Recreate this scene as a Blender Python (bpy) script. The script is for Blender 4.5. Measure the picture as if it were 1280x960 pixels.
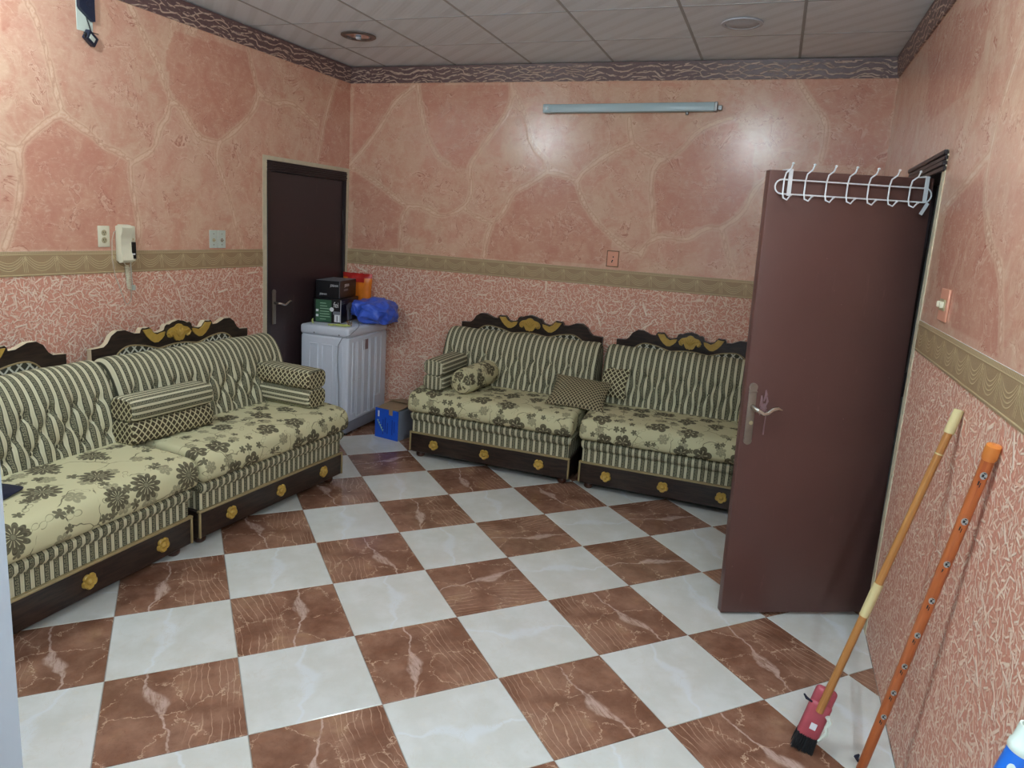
import bpy, bmesh, math, random
import numpy as np
from mathutils import Vector, Matrix, noise as mnoise

for o in list(bpy.data.objects):
    bpy.data.objects.remove(o, do_unlink=True)
scene = bpy.context.scene
COL = scene.collection
R = math.radians
PI = math.pi

# ---------------------------------------------------------------- camera
CAM_ROWS = [(0.933176, 0.354069, 0.061792), (0.123337, -0.153974, -0.980347), (-0.337596, 0.922457, -0.187354)]
FOCAL, PPX, PPY = (886.253, 631.077, 450.771)
cam_data = bpy.data.cameras.new('camera')
cam = bpy.data.objects.new('camera', cam_data)
COL.objects.link(cam)
r0, r1, r2 = (Vector(v) for v in CAM_ROWS)
m3 = Matrix((r0, -r1, -r2)).transposed()
cam.matrix_world = Matrix.Translation((0, 0, 1.693)) @ m3.to_4x4()
cam_data.sensor_width = 36.0
cam_data.lens = FOCAL / 1280 * 36.0
cam_data.shift_x = (640 - PPX) / 1280
cam_data.shift_y = -(480 - PPY) / 1280
cam_data.clip_start = 0.02
scene.camera = cam

# ---------------------------------------------------------------- world, exposure, lamp strength
world = bpy.data.worlds.new('world')
scene.world = world
world.use_nodes = True
world.node_tree.nodes['Background'].inputs[0].default_value = (0.75, 0.85, 1.0, 1)
world.node_tree.nodes['Background'].inputs[1].default_value = 0.25
vs = scene.view_settings
vs.view_transform = 'Standard'
vs.look = 'None'
vs.gamma = 1
vs.use_curve_mapping = False
vs.exposure = 0.42
LAMP_POWER = 39.0
FILL_POWER = 92.0  # strength of the added fill light on the right wall
FILL_COLOR = (0.68, 0.87, 1.0)
LAMP_COLOR = (0.82, 0.94, 1.0)

# ---------------------------------------------------------------- room numbers (metres; camera stands at x=0, y=0)
XR = 0.5855
YB = 5.233
ZT = 2.867
ZC = 2.7465
Z1, Z0 = 1.4176, 1.2953
YN = 0.45                      # the near wall, left of the opening the camera looks through
YEND = -1.2
def xl(y): return -3.5257 + 0.0237 * y
LEFT_ANG = math.atan(0.0237)

# ---------------------------------------------------------------- node helper
def lin(c):
    c = c / 255.0
    return c / 12.92 if c <= 0.04045 else ((c + 0.055) / 1.055) ** 2.4
def rgb(r, g, b): return (lin(r), lin(g), lin(b), 1.0)

class X:
    def __init__(s, g, k): s.g, s.k = g, k
    def __add__(s, o): return s.g.m('ADD', s, o)
    def __radd__(s, o): return s.g.m('ADD', o, s)
    def __sub__(s, o): return s.g.m('SUBTRACT', s, o)
    def __rsub__(s, o): return s.g.m('SUBTRACT', o, s)
    def __mul__(s, o): return s.g.m('MULTIPLY', s, o)
    def __rmul__(s, o): return s.g.m('MULTIPLY', o, s)
    def __truediv__(s, o): return s.g.m('DIVIDE', s, o)
    def __neg__(s): return s.g.m('MULTIPLY', s, -1.0)

class G:
    def __init__(s, name, rough=0.5, spec=0.5, metal=0.0, base=None):
        s.mat = bpy.data.materials.new(name)
        s.mat.use_nodes = True
        s.nt = s.mat.node_tree
        s.b = s.nt.nodes['Principled BSDF']
        s.b.inputs['Roughness'].default_value = rough
        s.b.inputs['Specular IOR Level'].default_value = spec
        s.b.inputs['Metallic'].default_value = metal
        if base: s.b.inputs['Base Color'].default_value = base
    def n(s, t): return s.nt.nodes.new(t)
    def l(s, v, inp):
        if isinstance(v, X): s.nt.links.new(v.k, inp)
        elif isinstance(v, (int, float)):
            try: inp.default_value = v
            except Exception: inp.default_value = (v, v, v)
        else: inp.default_value = v
    def m(s, op, a, b=None, c=None):
        n = s.n('ShaderNodeMath'); n.operation = op
        s.l(a, n.inputs[0])
        if b is not None: s.l(b, n.inputs[1])
        if c is not None: s.l(c, n.inputs[2])
        return X(s, n.outputs[0])
    def abs(s, a): return s.m('ABSOLUTE', a)
    def fract(s, a): return s.m('FRACT', a)
    def sin(s, a): return s.m('SINE', a)
    def cos(s, a): return s.m('COSINE', a)
    def lt(s, a, b): return s.m('LESS_THAN', a, b)
    def gt(s, a, b): return s.m('GREATER_THAN', a, b)
    def mx(s, a, b): return s.m('MAXIMUM', a, b)
    def mn(s, a, b): return s.m('MINIMUM', a, b)
    def sm(s, v, e0, e1, lo=0.0, hi=1.0):
        n = s.n('ShaderNodeMapRange'); n.interpolation_type = 'SMOOTHSTEP'
        s.l(v, n.inputs[0]); s.l(e0, n.inputs[1]); s.l(e1, n.inputs[2]); s.l(lo, n.inputs[3]); s.l(hi, n.inputs[4])
        return X(s, n.outputs[0])
    def sep(s, v):
        n = s.n('ShaderNodeSeparateXYZ'); s.l(v, n.inputs[0])
        return [X(s, o) for o in n.outputs]
    def vec(s, x=0.0, y=0.0, z=0.0):
        n = s.n('ShaderNodeCombineXYZ'); s.l(x, n.inputs[0]); s.l(y, n.inputs[1]); s.l(z, n.inputs[2])
        return X(s, n.outputs[0])
    def coord(s, which):
        if not hasattr(s, '_tc'): s._tc = s.n('ShaderNodeTexCoord')
        return X(s, s._tc.outputs[which])
    def uv(s): return s.sep(s.coord('UV'))[:2]
    def obj(s): return s.sep(s.coord('Object'))
    def attr(s, name):
        n = s.n('ShaderNodeAttribute'); n.attribute_name = name
        return X(s, n.outputs['Fac'])
    def rand(s):
        n = s.n('ShaderNodeObjectInfo'); return X(s, n.outputs['Random'])
    def noise(s, v, scale, detail=3.0, rough=0.5, dist=0.0, col=False):
        n = s.n('ShaderNodeTexNoise')
        s.l(v, n.inputs['Vector']); s.l(scale, n.inputs['Scale']); s.l(detail, n.inputs['Detail'])
        s.l(rough, n.inputs['Roughness']); s.l(dist, n.inputs['Distortion'])
        return X(s, n.outputs['Color' if col else 'Fac'])
    def vor(s, v, scale=1.0, feature='F1', rnd=1.0, dim='2D'):
        n = s.n('ShaderNodeTexVoronoi'); n.feature = feature; n.voronoi_dimensions = dim
        s.l(v, n.inputs['Vector']); s.l(scale, n.inputs['Scale']); s.l(rnd, n.inputs['Randomness'])
        return n
    def mix(s, f, a, b):
        n = s.n('ShaderNodeMix'); n.data_type = 'RGBA'
        s.l(f, n.inputs[0]); s.l(a, n.inputs[6]); s.l(b, n.inputs[7])
        return X(s, n.outputs[2])
    def bump(s, h, strength=0.5, dist=0.01):
        n = s.n('ShaderNodeBump'); s.l(h, n.inputs['Height'])
        n.inputs['Strength'].default_value = strength; n.inputs['Distance'].default_value = dist
        s.nt.links.new(n.outputs[0], s.b.inputs['Normal'])
    def out(s, col=None, rough=None):
        if col is not None: s.l(col, s.b.inputs['Base Color'])
        if rough is not None: s.l(rough, s.b.inputs['Roughness'])
        return s.mat

def plain(name, c, rough=0.5, spec=0.5, metal=0.0, var=0.12, scale=30.0):
    g = G(name, rough, spec, metal)
    x, y, z = g.obj()
    f = g.noise(g.vec(x, y, z), scale, 4.0)
    d = tuple(v * (1 - var) for v in c[:3]) + (1,)
    u = tuple(min(1, v * (1 + var)) for v in c[:3]) + (1,)
    return g.out(g.mix(f, d, u))

# ---------------------------------------------------------------- materials
def mat_wall_upper():
    g = G('painted_vein_plaster', 0.3, 0.5)
    x, y, z = g.obj()
    p = g.vec(x, y, z)
    wob = g.noise(p, 9.0, 5.0, 0.6)
    fine = g.noise(p, 75.0, 3.0, 0.6)
    d = g.attr('vein') + (wob - 0.5) * 0.034 + (fine - 0.5) * 0.005
    big = g.noise(p, 1.8, 4.0, 0.55)
    med = g.noise(p, 6.0, 7.0, 0.68, 0.8)
    sml = g.noise(p, 22.0, 5.0, 0.7, 1.2)
    tint = g.attr('tint')
    light = g.mix(g.sm(med, 0.34, 0.66), rgb(208, 156, 132), rgb(219, 183, 155))
    light = g.mix(g.sm(big, 0.4, 0.68) * 0.5, light, rgb(218, 168, 146))
    deep = g.mix(g.sm(med, 0.32, 0.68), rgb(198, 137, 116), rgb(210, 158, 133))
    c = g.mix(g.sm(tint + (med - 0.5) * 0.9, 0.2, 0.8) * 0.85, light, deep)
    c = g.mix(g.sm(sml, 0.52, 0.72) * 0.40, c, rgb(232, 200, 172))
    c = g.mix(g.sm(sml, 0.50, 0.30) * 0.22, c, rgb(190, 122, 102))
    # crackle: broken reddish lines, each with a pale side
    for sc, off, amt in ((3.0, 0.5, 0.75), (4.6, 0.545, 0.65), (6.5, 0.46, 0.5)):
        nn = g.noise(g.vec(x + sc, y + sc, z - sc), sc, 5.0, 0.58, 0.9) - off
        mk = g.sm(g.noise(g.vec(x - sc, y, z + sc * 2), 5.0, 2.0), 0.48, 0.58)
        c = g.mix(g.sm(g.abs(nn - 0.016), 0.0, 0.016, 1.0, 0.0) * mk * amt * 0.5, c, rgb(238, 208, 182))
        c = g.mix(g.sm(g.abs(nn), 0.0, 0.007, 1.0, 0.0) * mk * amt, c, rgb(168, 98, 80))
    st = g.noise(g.vec(x * 0.3, y * 0.3, z), 80.0, 3.0, 0.6, 0.6)
    c = g.mix(g.sm(st, 0.55, 0.72) * 0.28, c, rgb(238, 208, 182))
    # veins: pale band, two thin dark lines, a pale ridge between them
    wv = 0.7 + 0.6 * g.noise(p, 3.0, 2.0)
    dd = d / wv
    band = g.sm(dd, 0.014, 0.034, 1.0, 0.0)
    c = g.mix(band * 0.48, c, rgb(230, 198, 168))
    c = g.mix(g.sm(g.abs(dd - 0.013), 0.0, 0.0045, 1.0, 0.0) * 0.38, c, rgb(178, 118, 96))
    c = g.mix(g.sm(g.abs(dd - 0.003), 0.0, 0.005, 1.0, 0.0) * 0.35, c, rgb(244, 222, 196))
    h = band * 0.45 + med * 0.3 + fine * 0.35 + st * 0.25 + sml * 0.25
    g.bump(h, 0.20, 0.004)
    return g.out(c, g.m('ADD', 0.15, fine * 0.14))

def mat_wall_lower():
    g = G('straw_chip_plaster', 0.5, 0.35)
    u, v = g.uv()
    p = g.vec(u, v, 0.0)
    dist = g.noise(p, 5.0, 2.0, col=True)
    hs = None
    tone = None
    for k, (sc, a, b, amp) in enumerate([(9.0, .46, .075, 1.0), (15.0, .47, .085, .8), (22.0, .48, .10, .9), (28.0, .48, .11, .85), (34.0, .48, .12, .8), (44.0, .48, .13, .7)]):
        ox, oy = 3.17 * k + 1.3, 7.31 * k + 0.7
        px_ = u * sc + ox; py_ = v * sc + oy
        vn = g.vor(g.vec(px_, py_, 0.0), 1.0)
        pos = g.sep(X(g, vn.outputs['Position']))
        cr_, cg_, cb_ = g.sep(X(g, vn.outputs['Color']))
        lx = px_ - pos[0]; ly = py_ - pos[1]
        an = cr_ * 6.2832
        ca, sa = g.cos(an), g.sin(an)
        rx = lx * ca - ly * sa
        ry = lx * sa + ly * ca
        keep = g.gt(cg_, 0.86 if k == 0 else 0.62 if k == 1 else 0.12)
        mk = g.sm(g.abs(rx), a * 0.86, a, 1.0, 0.0) * g.sm(g.abs(ry), b * 0.45, b, 1.0, 0.0) * keep
        hh = mk * (cb_ * 0.5 + 0.5) * amp
        hs = hh if hs is None else g.mx(hs, hh)
    n1 = g.noise(p, 90.0, 3.0, 0.65)
    n2 = g.noise(p, 1.6, 3.0)
    ht = hs * 0.8 + n1 * 0.35
    base = g.mix(n2, rgb(206, 132, 108), rgb(214, 146, 124))
    mid = g.mix(n2, rgb(228, 178, 150), rgb(233, 190, 166))
    c = g.mix(g.sm(ht, 0.08, 0.40), base, mid)
    c = g.mix(g.sm(ht, 0.42, 0.85), c, rgb(248, 226, 206))
    g.bump(ht, 0.75, 0.010)
    return g.out(c)

def mat_border():
    g = G('gold_swag_border', 0.42, 0.4)
    u, v = g.uv()                                   # metres along the wall, 0..1 up the strip
    t = g.fract(u / 0.165)
    x = (t - 0.5) * 2.0
    sag = v - 0.16 - x * x * 0.46
    arcs = g.sm(g.abs(g.fract(sag / 0.105) - 0.5), 0.08, 0.24, 1.0, 0.0) * g.gt(sag, -0.02) * g.lt(sag, 0.40) * g.lt(v, 0.80)
    tas = g.sm(g.abs(g.fract(t * 18.0 + v * 1.2) - 0.5), 0.08, 0.25, 1.0, 0.0) * g.gt(g.abs(x), 0.84) * g.gt(v, 0.16) * g.lt(v, 0.74)
    bow = g.sm(g.m('SQRT', (1.0 - g.abs(x)) * (1.0 - g.abs(x)) * 1.0 + (v - 0.72) * (v - 0.72) * 0.5), 0.05, 0.09, 1.0, 0.0)
    rail = g.gt(v, 0.88) * (0.45 + 0.55 * g.sm(g.abs(g.fract(u / 0.009) - 0.5), 0.15, 0.3))
    low = g.sm(g.abs(v - 0.055), 0.012, 0.03, 1.0, 0.0)
    low2 = g.sm(g.abs(v - 0.87), 0.008, 0.022, 1.0, 0.0)
    n1 = g.noise(g.vec(u, v * 0.12, 0.0), 160.0, 2.0)
    pat = g.mx(g.mx(arcs, tas), g.mx(bow, g.mx(rail * 0.5, g.mx(low, low2))))
    c = g.mix(n1, rgb(152, 126, 94), rgb(170, 143, 108))
    c = g.mix(pat * 0.62, c, rgb(212, 194, 150))
    g.bump(pat * 0.8 + n1 * 0.3, 0.5, 0.003)
    return g.out(c)

def mat_crown():
    g = G('wavy_bronze_border', 0.38, 0.5)
    u, v = g.uv()
    p = g.vec(u, v * 0.12, 0.0)
    n = g.noise(p, 8.0, 2.0)
    n2 = g.noise(p, 30.0, 2.0)
    a = v * 3.2 + g.sin(u * 22.0 + n * 5.0) * 0.42 + n * 1.0
    b = v * 3.6 + g.sin(u * 18.0 + n * 6.0 + 2.1) * 0.50 + n2 * 0.4
    la = g.sm(g.abs(g.fract(a) - 0.5), 0.03, 0.17, 1.0, 0.0) * g.sm(g.noise(p, 20.0, 2.0), 0.38, 0.5)
    lb = g.sm(g.abs(g.fract(b) - 0.5), 0.03, 0.15, 1.0, 0.0) * g.sm(g.noise(p, 24.0, 2.0, dist=0.4), 0.40, 0.52)
    l = g.mx(la, lb) * g.lt(v, 0.90)
    c = g.mix(n2, rgb(84, 62, 62), rgb(118, 92, 90))
    c = g.mix(l * 0.9, c, rgb(206, 180, 160))
    g.bump(l + n2 * 0.3, 0.5, 0.004)
    return g.out(c)

def mat_tile_brown():
    g = G('brown_marble_tile', 0.13, 0.5)
    x, y, z = g.obj()
    rd = g.rand()
    flip = g.m('SUBTRACT', g.gt(rd, 0.5) * 2.0, 1.0)
    s = 1 / 0.45
    px_ = x * s * flip; py_ = y * s
    p = g.vec(px_, py_, rd * 0.35)
    n1 = g.noise(p, 3.2, 6.0, 0.6)
    n2 = g.noise(p, 9.0, 6.0, 0.65)
    c = g.mix(g.sm(n1, 0.3, 0.7), rgb(114, 77, 59), rgb(152, 114, 93))
    c = g.mix(g.sm(n2, 0.45, 0.75) * 0.45, c, rgb(138, 92, 68))
    c = g.mix(g.sm(g.noise(p, 2.4, 3.0), 0.6, 0.78) * 0.55, c, rgb(184, 146, 112))
    # fine parallel veins on one side
    wx = px_ + (g.noise(g.vec(px_ * 0.8, py_ * 0.35, rd), 4.0, 4.0, 0.55) - 0.5) * 0.22 + py_ * 0.10
    ln = g.sm(g.abs(g.fract(wx * 17.0 + g.noise(g.vec(px_, py_ * 0.3, rd), 4.0, 3.0) * 2.2) - 0.5), 0.0, 0.085, 1.0, 0.0)
    side = g.sm(px_, 0.02, 0.16) * g.sm(g.noise(p, 2.2, 2.0), 0.38, 0.56)
    c = g.mix(ln * side * 0.7, c, rgb(206, 168, 142))
    # the pale trunk with its two forks
    tr = px_ + 0.10 - py_ * 0.16 + (g.noise(g.vec(py_, rd, 0.0), 2.6, 4.0) - 0.5) * 0.34
    wd = 0.012 + 0.075 * g.sm(g.abs(py_ + 0.12), 0.26, 0.0)
    trunk = g.sm(g.abs(tr), wd * 0.4, wd, 1.0, 0.0)
    strk = g.noise(g.vec(px_ * 5.0, py_ * 1.2, rd), 7.0, 5.0, 0.7, 0.6)
    c = g.mix(trunk * g.sm(strk, 0.25, 0.6) * 0.75, c, rgb(206, 178, 164))
    vn = g.vor(g.vec(px_ + (n2 - 0.5) * 0.35, py_ + (n1 - 0.5) * 0.4, 0.0), 2.3, 'DISTANCE_TO_EDGE')
    vein = g.sm(X(g, vn.outputs['Distance']), 0.004, 0.020, 1.0, 0.0) * g.sm(n2, 0.40, 0.58)
    c = g.mix(vein * 0.65, c, rgb(218, 186, 158))
    cr_ = g.noise(p, 8.0, 5.0, 0.6, 0.8)
    c = g.mix(g.sm(g.abs(cr_ - 0.5), 0.0, 0.010, 1.0, 0.0) * 0.28, c, rgb(84, 42, 26))
    return g.out(c, g.m('ADD', 0.10, n2 * 0.08))

def mat_tile_white():
    g = G('white_marble_tile', 0.13, 0.5)
    x, y, z = g.obj()
    rd = g.rand()
    s = 1 / 0.45
    px_ = x * s; py_ = y * s
    p = g.vec(px_, py_, rd * 0.5)
    n1 = g.noise(p, 2.6, 5.0, 0.6)
    n2 = g.noise(p, 8.0, 5.0, 0.6)
    c = g.mix(g.sm(n1, 0.35, 0.7), rgb(206, 205, 196), rgb(217, 217, 211))
    tr = px_ - 0.06 - py_ * 0.22 + (g.noise(g.vec(py_, rd, 0.3), 2.4, 4.0) - 0.5) * 0.5
    wd = 0.02 + 0.10 * g.sm(g.abs(py_), 0.34, 0.0)
    c = g.mix(g.sm(g.abs(tr), wd * 0.2, wd, 1.0, 0.0) * 0.55, c, rgb(222, 226, 228))
    ln = g.sm(g.abs(g.noise(p, 3.4, 4.0, 0.6, 1.0) - 0.5), 0.0, 0.014, 1.0, 0.0)
    c = g.mix(ln * 0.35, c, rgb(206, 200, 186))
    c = g.mix(g.sm(n2, 0.58, 0.8) * 0.4, c, rgb(222, 214, 194))
    return g.out(c, g.m('ADD', 0.10, n2 * 0.08))

def mat_ceiling_tile():
    g = G('pressed_gypsum_tile', 0.55, 0.3)
    x, y, z = g.obj()
    d = (x + y) * 0.7071
    band = g.sm(g.abs(g.fract(d / 0.125) - 0.5), 0.12, 0.26, 1.0, 0.0)
    fine = g.sin(d * 260.0 + g.noise(g.vec(x, y, z), 20.0, 2.0) * 3.0)
    n = g.noise(g.vec(x, y, z), 50.0, 3.0)
    c = g.mix(band * 0.55 * (0.5 + n), rgb(230, 239, 246), rgb(214, 222, 228))
    g.bump(fine * 0.4 + band, 0.18, 0.002)
    return g.out(c)

CREAM = rgb(206, 198, 160)
def stripe_fabric(name, period=0.0415, ground=rgb(206, 200, 168), dark=rgb(66, 66, 54)):
    g = G(name, 0.85, 0.15)
    u, v = g.uv()
    wob = g.noise(g.vec(u, v, 0.0), 25.0, 2.0)
    t = g.fract(u / period + (wob - 0.5) * 0.03)
    band = g.sm(t, 0.36, 0.40) * g.sm(t, 0.96, 1.0, 1.0, 0.0)
    b = (t - 0.40) / 0.56
    a = g.fract(v / 0.021)
    k1 = g.gt(b, 0.20) * g.lt(b, 0.32) * g.lt(a, 0.72)
    k2 = g.gt(b, 0.68) * g.lt(b, 0.80) * g.gt(a, 0.28)
    k3 = g.lt(a, 0.16) * g.gt(b, 0.20) * g.lt(b, 0.80)
    k4 = g.gt(b, 0.44) * g.lt(b, 0.56) * g.gt(a, 0.34) * g.lt(a, 0.80)
    key = g.mx(g.mx(k1, k2), g.mx(k3, k4))
    wv = g.noise(g.vec(u, v * 3.0, 0.0), 420.0, 1.0)
    dk = g.mix(key * 0.78, dark, rgb(160, 155, 124))
    c = g.mix(band, ground, dk)
    # pale hairline beside each cream stripe
    hl = g.sm(g.abs(t - 0.18), 0.02, 0.05, 1.0, 0.0)
    c = g.mix(hl * 0.18, c, rgb(160, 150, 112))
    c = g.mix(wv * 0.25, c, rgb(110, 106, 84))
    g.bump(wv + band * 0.4, 0.25, 0.002)
    return g.out(c)

def lattice_fabric(name, period=0.040, line=rgb(200, 192, 154), cell=rgb(62, 54, 40)):
    g = G(name, 0.85, 0.15)
    u, v = g.uv()
    a = g.fract((u * 1.15 + v) / period); b = g.fract((u * 1.15 - v) / period)
    la = g.mx(g.sm(g.abs(a - 0.5), 0.36, 0.41), g.sm(g.abs(b - 0.5), 0.36, 0.41))
    wv = g.noise(g.vec(u, v, 0.0), 400.0, 1.0)
    c = g.mix(la, cell, line)
    c = g.mix(wv * 0.25, c, rgb(120, 112, 84))
    g.bump(la * 0.6 + wv * 0.5, 0.3, 0.002)
    return g.out(c)

def flower_layer(g, u, v, sc, seed, petals, rad, dens, rnd=0.75, depth=0.45, pw=0.6):
    px_ = u * sc + seed; py_ = v * sc + seed * 1.7
    vn = g.vor(g.vec(px_, py_, 0.0), 1.0, 'F1', rnd)
    pos = g.sep(X(g, vn.outputs['Position']))
    cr_, cg_, cb_ = g.sep(X(g, vn.outputs['Color']))
    lx = px_ - pos[0]; ly = py_ - pos[1]
    r = g.m('SQRT', lx * lx + ly * ly)
    an = g.m('ARCTAN2', ly, lx) + cr_ * 6.28
    size = rad * (0.75 + 0.25 * cb_)
    cosv = g.abs(g.cos(an * (petals / 2.0)))
    pet = size * ((1 - depth) + depth * g.m('POWER', cosv, pw))
    keep = g.lt(cg_, dens)
    body = g.sm(r, pet * 0.92, pet, 1.0, 0.0) * keep
    rim = g.sm(g.abs(r - pet * 0.80), 0.0, size * 0.09, 1.0, 0.0) * keep
    ray = g.sm(cosv, 0.90, 0.98) * g.gt(r, size * 0.18) * g.lt(r, size * 0.52) * keep
    eye = g.sm(r, size * 0.12, size * 0.16, 1.0, 0.0) * keep
    return body, rim, ray, eye, r, size

def floral_fabric(name, sc=1.0, big_petals=5, dark=rgb(62, 56, 44), mid=rgb(128, 122, 98), ground=rgb(204, 198, 158)):
    g = G(name, 0.85, 0.15)
    u, v = g.uv()
    wv = g.noise(g.vec(u, v, 0.0), 420.0, 1.0)
    w1 = g.noise(g.vec(u, v, 0.0), 7.0, 3.0, col=True)
    wx, wy, wz = g.sep(w1)
    uu = u + (wx - 0.5) * 0.02; vv = v + (wy - 0.5) * 0.02
    c = g.mix(wv, tuple(x * 0.93 for x in ground[:3]) + (1,), ground)
    # stalks and tendrils
    vn = g.vor(g.vec(u + (wx - 0.5) * 0.16, v + (wy - 0.5) * 0.16, 0.0), 6.5 * sc, 'DISTANCE_TO_EDGE')
    st = g.sm(X(g, vn.outputs['Distance']), 0.010, 0.022, 1.0, 0.0) * g.sm(wz, 0.44, 0.52)
    c = g.mix(st * 0.8, c, dark)
    # soft flowers in the mid tone
    b2, r2_, y2, e2, *_ = flower_layer(g, uu, vv, 9.5 * sc, 4.3, 6, 0.36, 0.62)
    c = g.mix(b2 * 0.75, c, mid)
    c = g.mix(y2 * 0.6, c, ground)
    # small four petal blooms
    b3, r3_, y3, e3, *_ = flower_layer(g, uu, vv, 15.0 * sc, 9.1, 5, 0.36, 0.45, depth=0.7)
    c = g.mix(b3 * 0.85, c, dark)
    # outlined leaves
    b4, r4_, y4, e4, *_ = flower_layer(g, uu, vv, 12.0 * sc, 2.2, 2, 0.46, 0.34, depth=0.94, pw=3.0)
    c = g.mix(r4_ * 0.7, c, dark)
    # large dark flowers
    b1, r1_, y1, e1, rr, sz = flower_layer(g, uu, vv, 6.3 * sc, 1.7, big_petals, 0.42, 0.66, 0.6)
    c = g.mix(b1 * 0.93, c, dark)
    c = g.mix(r1_ * b1 * 0.40, c, mid)
    c = g.mix(y1 * 0.75, c, ground)
    c = g.mix(e1 * 0.8, c, mid)
    c = g.mix(wv * 0.22, c, rgb(140, 132, 100))
    g.bump(wv * 0.6 + b1 * 0.3, 0.25, 0.002)
    return g.out(c)

def mat_wood(name, a, b, rough=0.35, scale=1.0):
    g = G(name, rough, 0.5)
    x, y, z = g.obj()
    p = g.vec(x * 3.0 * scale, y * 3.0 * scale, z * 22.0 * scale)
    n = g.noise(p, 2.2, 5.0, 0.6, 1.1)
    n2 = g.noise(p, 9.0, 4.0, 0.7)
    c = g.mix(g.sm(n, 0.35, 0.65), a, b)
    c = g.mix(n2 * 0.25, c, a)
    g.bump(n2, 0.08, 0.002)
    return g.out(c)

def mat_door(name, a, b, rough=0.4):
    g = G(name, rough, 0.4)
    x, y, z = g.obj()
    p = g.vec(x, y, z)
    n = g.noise(p, 3.5, 5.0, 0.6, 0.5)
    sp = g.noise(p, 55.0, 2.0)
    sm_ = g.noise(g.vec(x * 3.0, y * 3.0, z * 0.6), 6.0, 5.0, 0.7)
    c = g.mix(n, a, b)
    c = g.mix(g.sm(sp, 0.76, 0.80) * 0.5, c, rgb(190, 160, 150))
    c = g.mix(g.sm(sm_, 0.60, 0.75) * 0.16, c, rgb(150, 112, 106))
    return g.out(c, g.m('ADD', rough - 0.1, n * 0.2))

def mat_bamboo():
    g = G('varnished_bamboo', 0.35, 0.5)
    x, y, z = g.obj()
    st = g.noise(g.vec(x * 120.0, y * 120.0, z * 1.5), 2.0, 3.0)
    c = g.mix(st, rgb(146, 92, 44), rgb(190, 134, 74))
    return g.out(c)

def mat_print_pole():
    g = G('orange_printed_sleeve', 0.38, 0.5)
    x, y, z = g.obj()
    n = g.noise(g.vec(x * 60, y * 60, z * 3.0), 2.0, 4.0, 0.6)
    c = g.mix(n, rgb(158, 78, 36), rgb(196, 112, 60))
    c = g.mix(g.sm(g.noise(g.vec(x * 30, y * 30, z * 2.0), 4.0, 3.0), 0.55, 0.7) * 0.5, c, rgb(140, 58, 28))
    return g.out(c)

def emitter(name, c, strength):
    g = G(name, 0.4, 0.3)
    g.b.inputs['Base Color'].default_value = (0.9, 0.9, 0.9, 1)
    g.b.inputs['Emission Color'].default_value = c
    g.b.inputs['Emission Strength'].default_value = strength
    return g.mat

def mat_plastic_bag():
    g = G('blue_thin_plastic', 0.28, 0.5)
    x, y, z = g.obj()
    n = g.noise(g.vec(x, y, z), 22.0, 4.0, 0.6)
    g.b.inputs['Transmission Weight'].default_value = 0.0
    g.bump(n, 0.6, 0.01)
    return g.out(g.mix(n, rgb(44, 74, 190), rgb(78, 116, 222)))

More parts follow.
